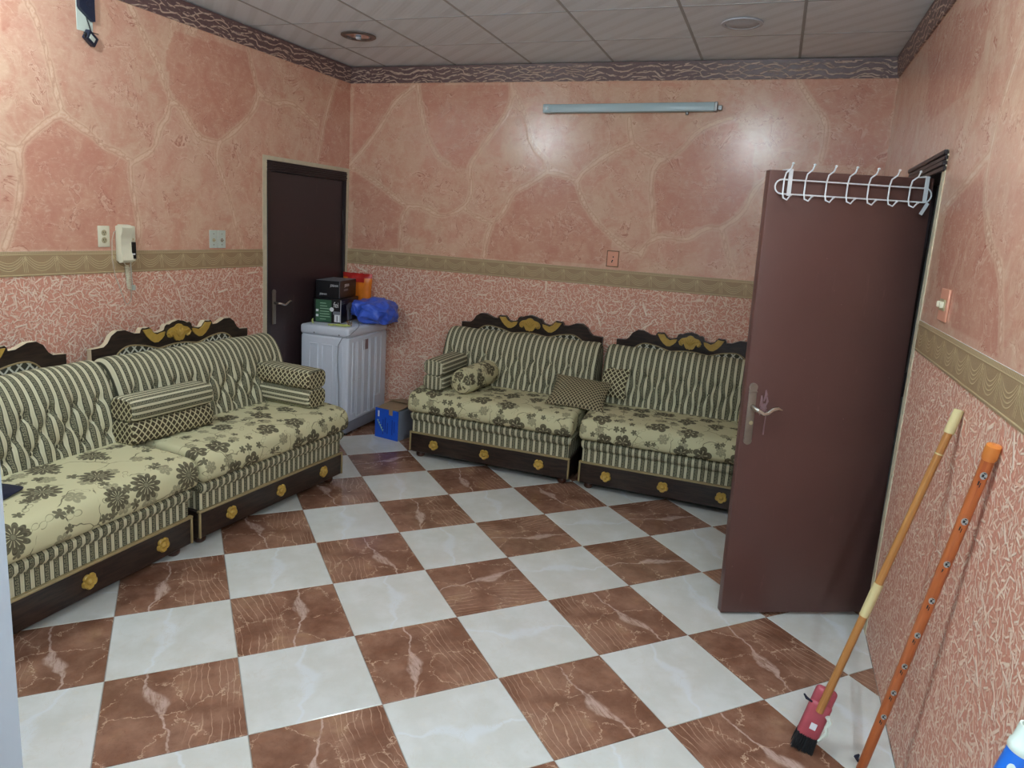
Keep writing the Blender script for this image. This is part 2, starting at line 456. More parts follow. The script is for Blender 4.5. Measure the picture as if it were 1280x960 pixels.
M = dict(
    upper=mat_wall_upper(), lower=mat_wall_lower(), border=mat_border(), crown=mat_crown(),
    brown=mat_tile_brown(), white=mat_tile_white(), grout=plain('grey_grout', rgb(150, 142, 132), 0.8, var=0.15),
    ctile=mat_ceiling_tile(), cbar=plain('grey_ceiling_bar', rgb(160, 166, 170), 0.45, var=0.05),
    plaster=plain('raw_cream_plaster', rgb(206, 196, 168), 0.8, var=0.18, scale=18),
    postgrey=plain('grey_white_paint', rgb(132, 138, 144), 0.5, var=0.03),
    offwhite=plain('off_white_paint', rgb(214, 218, 222), 0.45, var=0.03),
    stripe=stripe_fabric('striped_key_fabric'), stripe_w=stripe_fabric('striped_key_fabric_left', 0.0400), stripe_s=stripe_fabric('striped_cushion_fabric', 0.0325),
    lattice=lattice_fabric('diamond_lattice_fabric'), lattice_s=lattice_fabric('small_lattice_fabric', 0.030, rgb(178, 166, 132)), lattice_l=lattice_fabric('headboard_lattice_fabric', 0.058, rgb(206, 206, 188), rgb(52, 54, 46)),
    floral=floral_fabric('floral_fabric', 1.0, 5), floral_big=floral_fabric('large_daisy_fabric', 0.82, 12),
    wood=mat_wood('dark_ebony_wood', rgb(28, 22, 20), rgb(58, 44, 36), 0.3),
    foot=mat_wood('reddish_foot_wood', rgb(58, 32, 22), rgb(96, 54, 36), 0.35),
    gold=plain('gold_paint', rgb(180, 146, 66), 0.4, 0.5, 0.0, 0.18, 60),
    goldline=plain('dull_gold_line', rgb(150, 132, 92), 0.5, var=0.12),
    creamedge=plain('cream_board_edge', rgb(206, 190, 160), 0.6, var=0.08),
    ldoor=mat_door('dark_plum_paint', rgb(52, 38, 40), rgb(60, 46, 47), 0.33),
    rdoor=mat_door('brown_red_paint', rgb(88, 60, 55), rgb(100, 70, 63), 0.36),
    dframe=plain('black_brown_frame', rgb(40, 30, 32), 0.4),
    bronze=plain('tarnished_bronze', rgb(138, 129, 117), 0.32, 0.5, 0.5, 0.2, 40),
    nickel=plain('worn_nickel', rgb(190, 186, 176), 0.25, 0.5, 0.9, 0.1),
    dark=plain('near_black', rgb(18, 18, 20), 0.5),
    whitewire=plain('white_enamel', rgb(226, 230, 232), 0.3, var=0.03),
    washer=plain('white_washer_plastic', rgb(214, 220, 230), 0.35, var=0.03),
    washer_base=plain('grey_washer_base', rgb(128, 130, 140), 0.45, var=0.05),
    sticker=plain('grey_pink_sticker', rgb(140, 118, 122), 0.5),
    blackbox=plain('black_print_card', rgb(16, 17, 22), 0.35),
    greenbox=plain('green_print_card', rgb(58, 98, 72), 0.35, var=0.3, scale=14),
    palegreen=plain('pale_green_print', rgb(150, 186, 158), 0.4),
    whiteprint=plain('white_print', rgb(226, 228, 230), 0.5, var=0.02),
    greyprint=plain('grey_print', rgb(120, 124, 132), 0.5, var=0.1),
    bluebox=plain('blue_print_card', rgb(26, 84, 196), 0.35, var=0.12, scale=20),
    bluedeep=plain('deep_blue_card', rgb(20, 52, 150), 0.35),
    card=plain('brown_cardboard', rgb(146, 122, 94), 0.7, var=0.1),
    greycard=plain('grey_card_side', rgb(150, 160, 176), 0.5, var=0.08),
    bluebag=mat_plastic_bag(),
    crisp_o=plain('orange_foil', rgb(226, 124, 36), 0.3, var=0.2, scale=20),
    crisp_r=plain('red_foil', rgb(186, 40, 36), 0.3, var=0.25, scale=25),
    peel=plain('yellow_green_peel', rgb(196, 206, 120), 0.6, var=0.15),
    twig=plain('dry_brown_twig', rgb(110, 80, 50), 0.7),
    ivory=plain('ivory_plastic', rgb(222, 216, 190), 0.35, var=0.03),
    ivory_d=plain('ivory_recess', rgb(176, 164, 128), 0.45, var=0.05),
    switchgrey=plain('grey_green_switch', rgb(196, 204, 192), 0.35, var=0.04),
    salmonplate=plain('salmon_painted_plate', rgb(222, 158, 130), 0.4, var=0.06),
    tube=plain('blue_grey_lamp_tube', rgb(176, 200, 206), 0.3, var=0.03),
    metal=plain('grey_lamp_metal', rgb(150, 152, 152), 0.35, 0.5, 0.6),
    cablegrey=plain('grey_cable', rgb(150, 156, 164), 0.5, var=0.05),
    navy=plain('dark_navy_plastic', rgb(30, 38, 58), 0.4, var=0.1),
    navycloth=plain('dark_navy_cloth', rgb(20, 24, 44), 0.8, var=0.2),
    plategreen=plain('pale_green_white_plate', rgb(206, 216, 204), 0.4, var=0.06),
    cord=plain('beige_cord', rgb(198, 180, 160), 0.5),
    bamboo=mat_bamboo(), pole=mat_print_pole(),
    tape=plain('cream_tape', rgb(206, 190, 138), 0.6, var=0.1),
    orangecap=plain('orange_plastic', rgb(208, 124, 56), 0.35, var=0.06),
    brushred=plain('faded_red_plastic', rgb(168, 74, 84), 0.45, var=0.15, scale=30),
    bristle=plain('black_bristle', rgb(28, 30, 32), 0.7, var=0.3, scale=80),
    bluehandle=plain('bright_blue_plastic', rgb(30, 104, 200), 0.3, var=0.05),
    markgrey=plain('grey_mark_print', rgb(164, 166, 162), 0.5, var=0.05),
    palegrey=plain('pale_grey_green_plastic', rgb(206, 216, 204), 0.4, var=0.05),
    lens=plain('chrome_reflector', rgb(200, 204, 214), 0.12, 0.5, 0.95, 0.05),
    ring=plain('aged_brass_ring', rgb(112, 104, 100), 0.35, 0.5, 0.5),
    disc=plain('unlit_diffuser', rgb(188, 194, 202), 0.4, var=0.03),
    fill_tube=emitter('fill_tube', (*FILL_COLOR, 1), FILL_POWER / (PI * 2 * PI * 0.016 * 0.40)),  # glow of the added, unseen fill light
    lit=emitter('lit_bulb', (*LAMP_COLOR, 1), LAMP_POWER / (PI * 4 * PI * 0.065 ** 2)),
)

# ---------------------------------------------------------------- mesh helper
class MB:
    """collects verts, faces, material slots and optional uvs; build() links them as ONE mesh object"""
    def __init__(s): s.v, s.f, s.mi, s.uv = [], [], [], []
    def add(s, verts, faces, mi=0, uvs=None, mat=None):
        o = len(s.v)
        for p in verts:
            p = Vector(p)
            if mat is not None: p = mat @ p
            s.v.append(tuple(p))
        for k, f in enumerate(faces):
            s.f.append([i + o for i in f]); s.mi.append(mi)
            s.uv.append(uvs[k] if uvs else None)
        return s
    def box(s, x0, x1, y0, y1, z0, z1, mi=0, mat=None):
        v = [(x, y, z) for z in (z0, z1) for y in (y0, y1) for x in (x0, x1)]
        return s.add(v, [(0, 2, 3, 1), (4, 5, 7, 6), (0, 1, 5, 4), (2, 6, 7, 3), (0, 4, 6, 2), (1, 3, 7, 5)], mi, None, mat)
    def bm(s, bm, mi=0, mat=None):
        bm.verts.index_update()
        s.add([v.co.copy() for v in bm.verts], [[v.index for v in f.verts] for f in bm.faces], mi, None, mat)
        bm.free(); return s
    def rbox(s, x0, x1, y0, y1, z0, z1, r=0.01, seg=2, mi=0, mat=None):
        bm = bmesh.new()
        bmesh.ops.create_cube(bm, size=1.0)
        for v in bm.verts:
            v.co = Vector((x0 + (v.co.x + .5) * (x1 - x0), y0 + (v.co.y + .5) * (y1 - y0), z0 + (v.co.z + .5) * (z1 - z0)))
        bmesh.ops.bevel(bm, geom=list(bm.edges), offset=r, segments=seg, profile=0.5, affect='EDGES', clamp_overlap=True)
        return s.bm(bm, mi, mat)
    def ring(s, loops, mi=0, cap0=True, cap1=True, mat=None, closed=True):
        n = len(loops[0]); v = [p for l in loops for p in l]; f = []
        for i in range(len(loops) - 1):
            for j in range(n if closed else n - 1):
                k = (j + 1) % n
                f.append((i * n + j, i * n + k, (i + 1) * n + k, (i + 1) * n + j))
        if cap0: f.append(tuple(range(n - 1, -1, -1)))
        if cap1: f.append(tuple((len(loops) - 1) * n + j for j in range(n)))
        return s.add(v, f, mi, None, mat)
    def tube(s, path, r, seg=8, mi=0, mat=None, caps=True, close=False):
        P = [Vector(p) for p in path]; n = len(P)
        rr = r if isinstance(r, (list, tuple)) else [r] * n
        t0 = (P[1] - P[0]).normalized()
        up = Vector((0, 0, 1)) if abs(t0.z) < 0.9 else Vector((1, 0, 0))
        nx = t0.cross(up).normalized()
        loops = []
        for i in range(n):
            if close: t = (P[(i + 1) % n] - P[i - 1]).normalized()
            else: t = (P[min(i + 1, n - 1)] - P[max(i - 1, 0)]).normalized()
            nx = (nx - t * nx.dot(t)).normalized(); ny = t.cross(nx)
            loops.append([P[i] + (nx * math.cos(2 * PI * j / seg) + ny * math.sin(2 * PI * j / seg)) * rr[i] for j in range(seg)])
        if close: loops.append(loops[0])
        return s.ring(loops, mi, caps and not close, caps and not close, mat)
    def lathe(s, prof, seg=20, mi=0, mat=None):
        """prof: (radius, z) from one end to the other, about z"""
        loops = [[(max(r, 1e-4) * math.cos(2 * PI * j / seg), max(r, 1e-4) * math.sin(2 * PI * j / seg), z) for j in range(seg)] for r, z in prof]
        return s.ring(loops, mi, True, True, mat)
    def prism(s, poly, d0, d1, mi=0, side=None, mat=None):
        """poly in (x,z), extruded along y from d0 (front) to d1 (back)"""
        n = len(poly)
        v = [(x, d0, z) for x, z in poly] + [(x, d1, z) for x, z in poly]
        o = len(s.v)
        s.add(v, [tuple(range(n)), tuple(range(2 * n - 1, n - 1, -1))], mi, None, mat)
        s.add(v, [(i, i + n, (i + 1) % n + n, (i + 1) % n) for i in range(n)], mi if side is None else side, None, mat)
        return s
    def build(s, name, mats, parent=None, sharp=40, props=None, weld=False):
        me = bpy.data.meshes.new(name)
        me.from_pydata(s.v, [], s.f)
        if not isinstance(mats, (list, tuple)): mats = [mats]
        for m in mats: me.materials.append(m)
        me.polygons.foreach_set('material_index', s.mi)
        bm = bmesh.new(); bm.from_mesh(me)
        if weld: bmesh.ops.remove_doubles(bm, verts=bm.verts, dist=1e-6)
        if not weld and not any(s.uv): bmesh.ops.recalc_face_normals(bm, faces=bm.faces)
        bm.to_mesh(me); bm.free()
        uvl = me.uv_layers.new(name='UVMap')
        buf = np.zeros(len(me.loops) * 2)
        for k, p in enumerate(me.polygons):
            q = s.uv[k] if k < len(s.uv) else None
            nx, ny, nz = (abs(c) for c in p.normal)
            for a, li in enumerate(p.loop_indices):
                if q: buf[2 * li:2 * li + 2] = q[a]
                else:
                    x, y, z = me.vertices[me.loops[li].vertex_index].co
                    if nx > ny and nx > nz: buf[2 * li], buf[2 * li + 1] = y, z
                    else: buf[2 * li], buf[2 * li + 1] = x, (z - y)
        uvl.data.foreach_set('uv', buf)
        me.polygons.foreach_set('use_smooth', [True] * len(me.polygons))
        me.set_sharp_from_angle(angle=R(sharp))
        ob = bpy.data.objects.new(name, me)
        COL.objects.link(ob)
        if parent: ob.parent = parent
        if props:
            for k, v in props.items(): ob[k] = v
        return ob

def root(name, loc=(0, 0, 0), rotz=0.0, label=None, cat=None, group=None, kind=None, rot=None):
    o = bpy.data.objects.new(name, None)
    o.empty_display_size = 0.1
    COL.objects.link(o)
    o.location = loc
    o.rotation_euler = rot if rot else (0, 0, rotz)
    if label: o['label'] = label
    if cat: o['category'] = cat
    if group: o['group'] = group
    if kind: o['kind'] = kind
    return o
def tag(o, label, cat, group=None):
    o['label'] = label; o['category'] = cat
    if group: o['group'] = group
    return o
def struct(o, label=None):
    o['kind'] = 'structure'
    if label: o['label'] = label
    return o
def share(o, parent, loc=(0, 0, 0), rot=(0, 0, 0), scale=(1, 1, 1)):
    c = o.copy(); COL.objects.link(c); c.parent = parent
    c.location = loc; c.rotation_euler = rot; c.scale = scale
    return c
def text_mesh(name, body, size, mat, parent, loc, rot, align='LEFT', squash=1.0):
    cu = bpy.data.curves.new(name, 'FONT'); cu.body = body; cu.size = size
    cu.align_x = align; cu.extrude = 0.0004
    tmp = bpy.data.objects.new(name, cu); COL.objects.link(tmp)
    dg = bpy.context.evaluated_depsgraph_get()
    me = bpy.data.meshes.new_from_object(tmp.evaluated_get(dg))
    bpy.data.objects.remove(tmp, do_unlink=True)
    me.name = name
    me.materials.clear(); me.materials.append(mat)
    o = bpy.data.objects.new(name, me); COL.objects.link(o); o.parent = parent
    o.location = loc; o.rotation_euler = rot; o.scale = (squash, 1, 1)
    return o

# ---------------------------------------------------------------- walls
LEFT_VEINS = [[(2.56,2.6),(2.6,2.54),(2.64,2.42),(2.67,2.29),(2.69,2.19),(2.72,2.11)],[(2.72,2.11),(2.66,2.08),(2.6,2.03),(2.53,1.97),(2.48,1.9)],[(2.48,1.9),(2.48,1.83),(2.48,1.73),(2.45,1.6),(2.4,1.48),(2.38,1.43)],[(2.48,1.9),(2.43,1.91),(2.39,1.93)],[(2.72,2.11),(2.78,2.07),(2.87,2.03),(2.93,1.98),(3.03,1.96),(3.12,1.91)],[(3.12,1.91),(3.1,1.88),(3.11,1.77),(3.13,1.67),(3.15,1.56),(3.13,1.43)],[(3.12,1.91),(3.21,1.96),(3.28,2.01),(3.31,2.12),(3.38,2.2),(3.4,2.29)],[(3.4,2.29),(3.36,2.39),(3.32,2.48),(3.24,2.58),(3.18,2.68),(3.14,2.74)],[(3.4,2.29),(3.48,2.27),(3.54,2.18),(3.63,2.1),(3.78,2.1)],[(3.78,2.1),(3.91,2.18),(4.07,2.31),(4.16,2.45),(4.11,2.57),(4.05,2.73)],[(3.78,2.1),(3.75,2.0),(3.81,1.89),(3.89,1.7),(3.94,1.54),(3.99,1.42)],[(4.16,2.47),(4.29,2.42),(4.49,2.48),(4.65,2.41),(4.79,2.36)],[(5.04,2.74),(4.92,2.49),(4.87,2.32),(4.81,2.1)]]
LEFT_PATCHES = [[(2.72,2.11),(2.66,2.08),(2.53,1.97),(2.48,1.9),(2.48,1.83),(2.48,1.73),(2.45,1.6),(2.38,1.43),(3.13,1.43),(3.13,1.67),(3.11,1.9),(3.03,1.96),(2.93,1.98),(2.87,2.03)],[(3.37,2.55),(3.45,2.69),(4.05,2.71),(4.11,2.57),(4.16,2.47),(4.07,2.31),(3.91,2.18),(3.78,2.1),(3.63,2.1),(3.54,2.18),(3.46,2.28),(3.4,2.36)],[(5.04,2.74),(5.25,2.76),(5.28,2.06),(4.81,2.1),(4.87,2.32)],[(2.44,2.56),(2.53,2.59),(2.51,2.51),(2.45,2.44),(2.43,2.42)]]
BACK_VEINS = [[(-3.4,2.1),(-3.22,2.28),(-3.09,2.44),(-2.99,2.61),(-2.81,2.73)],[(-2.79,2.75),(-2.75,2.54),(-2.69,2.34),(-2.59,2.19),(-2.49,2.13)],[(-3.37,2.08),(-3.13,1.97),(-3.0,1.88),(-2.84,1.79),(-2.69,1.8),(-2.54,1.72),(-2.33,1.8),(-2.27,1.95),(-2.32,2.11),(-2.24,2.24),(-2.09,2.43),(-1.99,2.59),(-2.0,2.74)],[(-2.84,1.79),(-2.89,1.7),(-2.9,1.55),(-2.89,1.44)],[(-2.33,1.8),(-2.23,1.74),(-2.09,1.7),(-2.0,1.79),(-1.94,1.94),(-1.77,2.03),(-1.67,2.1)],[(-2.09,1.7),(-2.13,1.6),(-2.15,1.43)],[(-1.67,2.1),(-1.68,2.19),(-1.81,2.29),(-1.86,2.49),(-1.97,2.68)],[(-1.67,2.1),(-1.52,2.08),(-1.44,2.04)],[(-1.44,2.04),(-1.39,2.12),(-1.2,2.26),(-1.05,2.32)],[(-1.44,2.04),(-1.4,1.93),(-1.28,1.77),(-1.15,1.66),(-0.99,1.56),(-0.91,1.55)],[(-1.05,2.32),(-0.94,2.25),(-0.81,2.21)],[(-0.82,2.22),(-0.71,2.27),(-0.61,2.41),(-0.5,2.47),(-0.39,2.5)],[(-1.05,2.32),(-1.08,2.42),(-1.09,2.5)],[(-0.82,2.22),(-0.89,2.16),(-0.89,2.01),(-0.86,1.87),(-0.84,1.71)],[(-0.92,1.53),(-0.89,1.62),(-0.79,1.69),(-0.59,1.66),(-0.48,1.77),(-0.37,1.76),(-0.23,1.88),(-0.2,2.02),(-0.11,2.12)],[(-0.37,1.76),(-0.32,1.6),(-0.25,1.45)],[(0.0,2.74),(0.08,2.62),(0.2,2.49),(0.22,2.37),(0.2,2.23)]]
BACK_PATCHES = [[(-1.67,2.1),(-1.77,2.03),(-1.94,1.94),(-2.0,1.79),(-2.09,1.7),(-2.13,1.6),(-2.15,1.43),(-1.91,1.42),(-1.15,1.46),(-1.14,1.64),(-1.28,1.77),(-1.4,1.93),(-1.44,2.04),(-1.52,2.08)],[(-2.78,2.74),(-2.0,2.73),(-1.99,2.59),(-2.09,2.43),(-2.24,2.24),(-2.35,2.11),(-2.51,2.13),(-2.64,2.25),(-2.72,2.44)],[(-3.38,2.75),(-2.83,2.73),(-2.99,2.61),(-3.09,2.44),(-3.37,2.15)],[(-3.37,2.06),(-3.0,1.88),(-2.84,1.79),(-2.9,1.55),(-2.89,1.44),(-3.35,1.43)],[(-0.82,2.22),(-0.61,2.41),(-0.38,2.49),(-0.22,2.31),(-0.2,2.02),(-0.37,1.77),(-0.48,1.77),(-0.83,1.71),(-0.86,1.87),(-0.89,2.01),(-0.89,2.16)],[(0.02,2.74),(0.58,2.74),(0.59,2.19),(0.2,2.21),(0.2,2.49)]]
RIGHT_VEINS = [[(2.54,2.31),(2.6,2.21),(2.65,2.1),(2.68,2.0),(2.65,1.89),(2.56,1.77),(2.37,1.68),(2.3,1.63),(2.19,1.45)],[(2.68,2.0),(2.9,1.94),(3.1,1.89),(3.22,1.86)]]
RIGHT_PATCHES = [[(4.4,2.84),(3.02,2.55),(3.01,2.38),(3.21,2.27),(3.91,2.29)],[(3.18,1.86),(2.8,2.01),(2.56,1.77),(2.37,1.68),(2.18,1.43),(2.75,1.45),(3.13,1.59)]]

def chaikin(p, n=2):
    for _ in range(n):
        q = [p[0]]
        for a, b in zip(p[:-1], p[1:]):
            q.append((a[0] * .75 + b[0] * .25, a[1] * .75 + b[1] * .25)); q.append((a[0] * .25 + b[0] * .75, a[1] * .25 + b[1] * .75))
        q.append(p[-1]); p = q
    return p
def vein_dist(pts, veins):
    d = np.full(len(pts), 9.0)
    for line in veins:
        q = np.array(chaikin(line))
        for a, b in zip(q[:-1], q[1:]):
            ab = b - a; L = (ab @ ab) + 1e-9
            t = np.clip((pts - a) @ ab / L, 0, 1)
            d = np.minimum(d, np.linalg.norm(pts - a - t[:, None] * ab, axis=1))
    return d
def poly_tint(pts, polys):
    out = np.zeros(len(pts))
    for poly in polys:
        p = np.array(poly); inside = np.zeros(len(pts), bool)
        for (x1, y1), (x2, y2) in zip(p, np.roll(p, -1, 0)):
            c = ((y1 > pts[:, 1]) != (y2 > pts[:, 1])) & (pts[:, 0] < (x2 - x1) * (pts[:, 1] - y1) / (y2 - y1 + 1e-12) + x1)
            inside ^= c
        out = np.maximum(out, inside * 1.0)
    return out
def splits(a, b, step, cuts):
    ks = sorted({a, b, *[c for c in cuts if a < c < b]})
    out = []
    for p, q in zip(ks[:-1], ks[1:]):
        n = max(1, int(math.ceil((q - p) / step)))
        out += [p + (q - p) * i / n for i in range(n)]
    return out + [ks[-1]]
def wall_sheet(name, mats, u0, u1, z0, z1, to3d, holes, step, veins=None, patches=None, back=0.12, parent=None, uvfn=None, flip=False):
    """gridded wall face with holes; to3d(u, depth) gives x,y (depth > 0 goes into the wall); hole reveals are closed"""
    us = splits(u0, u1, step, [h for H in holes for h in H[:2]])
    zs = splits(z0, z1, step, [h for H in holes for h in H[2:]])
    nu, nz = len(us), len(zs)
    mb = MB()
    V = [(*to3d(u, 0.0), z) for z in zs for u in us]
    F, UV = [], []
    def hole(u, z): return any(a < u < b and c < z < d for a, b, c, d in holes)
    for j in range(nz - 1):
        for i in range(nu - 1):
            if hole((us[i] + us[i + 1]) / 2, (zs[j] + zs[j + 1]) / 2): continue
            q = [j * nu + i, j * nu + i + 1, (j + 1) * nu + i + 1, (j + 1) * nu + i]
            uu = [(us[i], zs[j]), (us[i + 1], zs[j]), (us[i + 1], zs[j + 1]), (us[i], zs[j + 1])]
            if flip: q.reverse(); uu.reverse()
            if uvfn: uu = [uvfn(*k) for k in uu]
            F.append(q); UV.append(uu)
    mb.add(V, F, 0, UV)
    # the wall's body behind its face
    if back:
        def slab(a, b, c, d):
            P = [(*to3d(u, dd), z) for z in (c, d) for dd in (0.001, back) for u in (a, b)]
            fs = [(0, 1, 3, 2), (4, 6, 7, 5), (0, 4, 5, 1), (2, 3, 7, 6), (0, 2, 6, 4), (1, 5, 7, 3)]
            mb.add(P, fs, 1, [[(0, 0)] * 4] * 6)
        hs = [h for h in holes if h[2] < z1 and h[3] > z0]
        if not hs: slab(u0, u1, z0, z1)
        else:
            a, b, c, d = hs[0]
            c, d = max(c, z0), min(d, z1)
            if a > u0: slab(u0, a, z0, z1)
            if b < u1: slab(b, u1, z0, z1)
            if d < z1 - 1e-6: slab(a, b, d, z1)
            if c > z0 + 1e-6: slab(a, b, z0, c)
    ob = mb.build(name, mats, parent)
    if veins is not None:
        n = len(ob.data.vertices)
        pts = np.full((n, 2), -50.0)
        pts[:nu * nz] = np.array([(u, z) for z in zs for u in us])
        for nm, val in (('vein', vein_dist(pts, veins)), ('tint', poly_tint(pts, patches))):
            at = ob.data.attributes.new(nm, 'FLOAT', 'POINT')
            at.data.foreach_set('value', val.astype(np.float32))
    return ob

left3d = lambda u, d: (xl(u) - d, u)
back3d = lambda u, d: (u, YB + d)
right3d = lambda u, d: (XR + d, u)
XLB = xl(YB)
HOLE_L = [(4.225, 5.205, -0.1, 2.045)]
HOLE_R = [(3.345, 4.10, -0.1, 2.055)]
WALLS = {}
for key, to3d, u0, u1, holes, veins, patches, flip in (
        ('left', left3d, YN + 0.1, YB, HOLE_L, LEFT_VEINS, LEFT_PATCHES, True),
        ('back', back3d, XLB, XR, [], BACK_VEINS, BACK_PATCHES, False),
        ('right', right3d, YEND, YB, HOLE_R, RIGHT_VEINS, RIGHT_PATCHES, False)):
    w = wall_sheet('wall_' + key, [M['upper'], M['offwhite']], u0, u1, Z1, ZT + 0.05, to3d, holes, 0.02, veins, patches, flip=not flip if key != 'back' else False)
    struct(w)
    wall_sheet('wainscot', [M['lower'], M['offwhite']], u0, u1, 0.0, Z0, to3d, holes, 0.25, parent=w, flip=not flip if key != 'back' else False)
    b3 = (lambda f: (lambda u, d: f(u, d - 0.003)))(to3d)
    wall_sheet('border_strip', [M['border'], M['offwhite']], u0, u1, Z0 - 0.001, Z1 + 0.001, b3, holes, 0.5, parent=w, uvfn=lambda u, z: (u, (z - Z0) / (Z1 - Z0)), flip=not flip if key != 'back' else False)
    WALLS[key] = w

# crown band under the ceiling: a thin sloped moulding on each wall
def crown(name, a, b, nrm):
    a, b, nrm = Vector((*a, 0)), Vector((*b, 0)), Vector((*nrm, 0))
    L = (b - a).length
    prof = [(0.000, ZC), (0.010, ZC), (0.030, ZT - 0.002), (0.0, ZT - 0.002)]
    mb = MB()
    la = [a + nrm * d + Vector((0, 0, z)) for d, z in prof]
    lb = [b + nrm * d + Vector((0, 0, z)) for d, z in prof]
    v = la + lb
    f = [(1, 5, 6, 2), (0, 4, 5, 1), (2, 6, 7, 3), (3, 7, 4, 0), (0, 1, 2, 3), (7, 6, 5, 4)]
    uv = [[(0, 0), (L, 0), (L, 1), (0, 1)]] + [[(0, 0), (L, 0), (L, .02), (0, .02)]] * 3 + [[(0, 0), (0, .01), (.01, .01), (.01, 0)]] * 2
    mb.add(v, f, 0, uv)
    return struct(mb.build(name, M['crown']))
crown('trim_1', (xl(YN + 0.1), YN + 0.1), (XLB, YB), (math.cos(LEFT_ANG), -math.sin(LEFT_ANG)))
crown('trim_2', (XLB, YB), (XR, YB), (0, -1))
crown('trim_3', (XR, YB), (XR, YN), (-1, 0))

# near wall and the passage the photograph is taken from
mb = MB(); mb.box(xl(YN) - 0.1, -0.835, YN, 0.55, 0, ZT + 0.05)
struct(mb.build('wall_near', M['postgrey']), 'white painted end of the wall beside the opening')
mb = MB(); mb.box(-0.935, -0.835, YEND, YN, 0, ZT + 0.05)
struct(mb.build('wall_passage', M['offwhite']))
mb = MB(); mb.box(-0.935, XR + 0.12, YEND - 0.1, YEND, 0, ZT + 0.05)
struct(mb.build('wall_rear', M['offwhite']))

# ---------------------------------------------------------------- floor tiles (laid at 45 degrees)
def clip(poly, a, b, c):
    out = []
    for i in range(len(poly)):
        p, q = poly[i], poly[(i + 1) % len(poly)]
        dp, dq = a * p[0] + b * p[1] - c, a * q[0] + b * q[1] - c
        if dp <= 0: out.append(p)
        if dp * dq < 0:
            t = dp / (dp - dq); out.append((p[0] + (q[0] - p[0]) * t, p[1] + (q[1] - p[1]) * t))
    return out
TS = 0.45
TO = Vector((-1.105, 2.616)); TI = Vector((0.7061, 0.7081)); TJ = Vector((-0.7081, 0.7061))
mb = MB(); mb.box(xl(YEND) - 0.1, XR + 0.1, YEND - 0.1, YB + 0.1, -0.08, -0.0035)
floor = struct(mb.build('floor', M['grout']))
g_ = 0.0016; h_ = TS / 2 - g_
def tile_mesh(name, poly, mat):
    n = len(poly); cx = sum(p[0] for p in poly) / n; cy = sum(p[1] for p in poly) / n
    ins = [(p[0] + (cx - p[0]) * 0.008, p[1] + (cy - p[1]) * 0.008) for p in poly]
    mb = MB()
    mb.ring([[(*p, -0.006) for p in poly], [(*p, -0.0012) for p in poly], [(*p, 0.0) for p in ins]], 0, False, True)
    o = mb.build(name, mat, floor, sharp=20)
    return o
full = {}
ang0 = math.atan2(TI.y, TI.x)
rng = random.Random(5)
for i in range(-13, 12):
    for j in range(-11, 12):
        c = TO + TI * (TS * (i + 0.5)) + TJ * (TS * (j + 0.5))
        k = rng.choice((0, 2)) if rng.random() < 0.7 else 1
        a = ang0 + k * PI / 2
        ca, sa = math.cos(a), math.sin(a)
        loc = [(-h_, -h_), (h_, -h_), (h_, h_), (-h_, h_)]
        wp = [(c.x + x * ca - y * sa, c.y + x * sa + y * ca) for x, y in loc]
        p = wp
        nl_ = Vector((-1, 0.0237)); 
        p = clip(p, 1, 0, XR - 0.002)
        if p: p = clip(p, 0, 1, YB - 0.002)
        if p: p = clip(p, 0, -1, -YEND)
        if p: p = clip(p, -1, 0.0237, 3.5257 - 0.002)
        if p and (c.y < 0.45): p = clip(p, -1, 0, 0.835) if c.y < 0.2 else p
        if len(p) < 3: continue
        area = abs(sum(p[q][0] * p[(q + 1) % len(p)][1] - p[(q + 1) % len(p)][0] * p[q][1] for q in range(len(p)))) / 2
        if area < 0.0004: continue
        brown = (i + j) % 2 == 0
        mat = M['brown' if brown else 'white']
        if area > TS * TS * 0.98:
            if brown not in full:
                full[brown] = tile_mesh('floor_tile', loc, mat); o = full[brown]
            else: o = share(full[brown], floor)
        else:
            lp = [((x - c.x) * ca + (y - c.y) * sa, -(x - c.x) * sa + (y - c.y) * ca) for x, y in p]
            o = tile_mesh('floor_tile', lp, mat)
        o.location = (c.x, c.y, 0.0); o.rotation_euler = (0, 0, a)

# ---------------------------------------------------------------- ceiling tiles and bars
mb = MB(); mb.box(xl(YEND) - 0.1, XR + 0.12, YEND - 0.1, YB + 0.12, ZT + 0.03, ZT + 0.12)
ceiling = struct(mb.build('ceiling', M['offwhite']))
CX0, CP, CY0, CPY = -3.069, 0.6116, 4.640, 0.607
xs = sorted([CX0 + CP * k for k in range(-1, 8)]); ys = sorted([CY0 + CPY * k for k in range(-10, 2)])
full_ct = None
DOWN = [(-2.765, 4.335), (-0.328, 4.362), (-0.358, 1.70), (-2.86, 1.70)]
for xa, xb in zip(xs[:-1], xs[1:]):
    for ya, yb in zip(ys[:-1], ys[1:]):
        p = [(xa, ya), (xb, ya), (xb, yb), (xa, yb)]
        for cl in ((1, 0, XR - .002), (0, 1, YB - .002), (0, -1, -YEND), (-1, 0.0237, 3.5257 - .002)):
            p = clip(p, *cl) if p else p
        if len(p) < 3: continue
        ar = abs(sum(p[q][0] * p[(q + 1) % len(p)][1] - p[(q + 1) % len(p)][0] * p[q][1] for q in range(len(p)))) / 2
        if ar < 0.003: continue
        cx, cy = (xa + xb) / 2, (ya + yb) / 2
        if ar > CP * CPY * 0.995 and full_ct is not None:
            o = share(full_ct, ceiling)
        else:
            lp = [(x - cx, y - cy) for x, y in p]
            mbt = MB(); n = len(lp)
            mbt.ring([[(*q, 0.024) for q in lp], [(*q, 0.0) for q in lp]], 0, True, True)
            o = mbt.build('ceiling_tile', M['ctile'], ceiling)
            if ar > CP * CPY * 0.995: full_ct = o
        o.location = (cx, cy, ZT + 0.004)
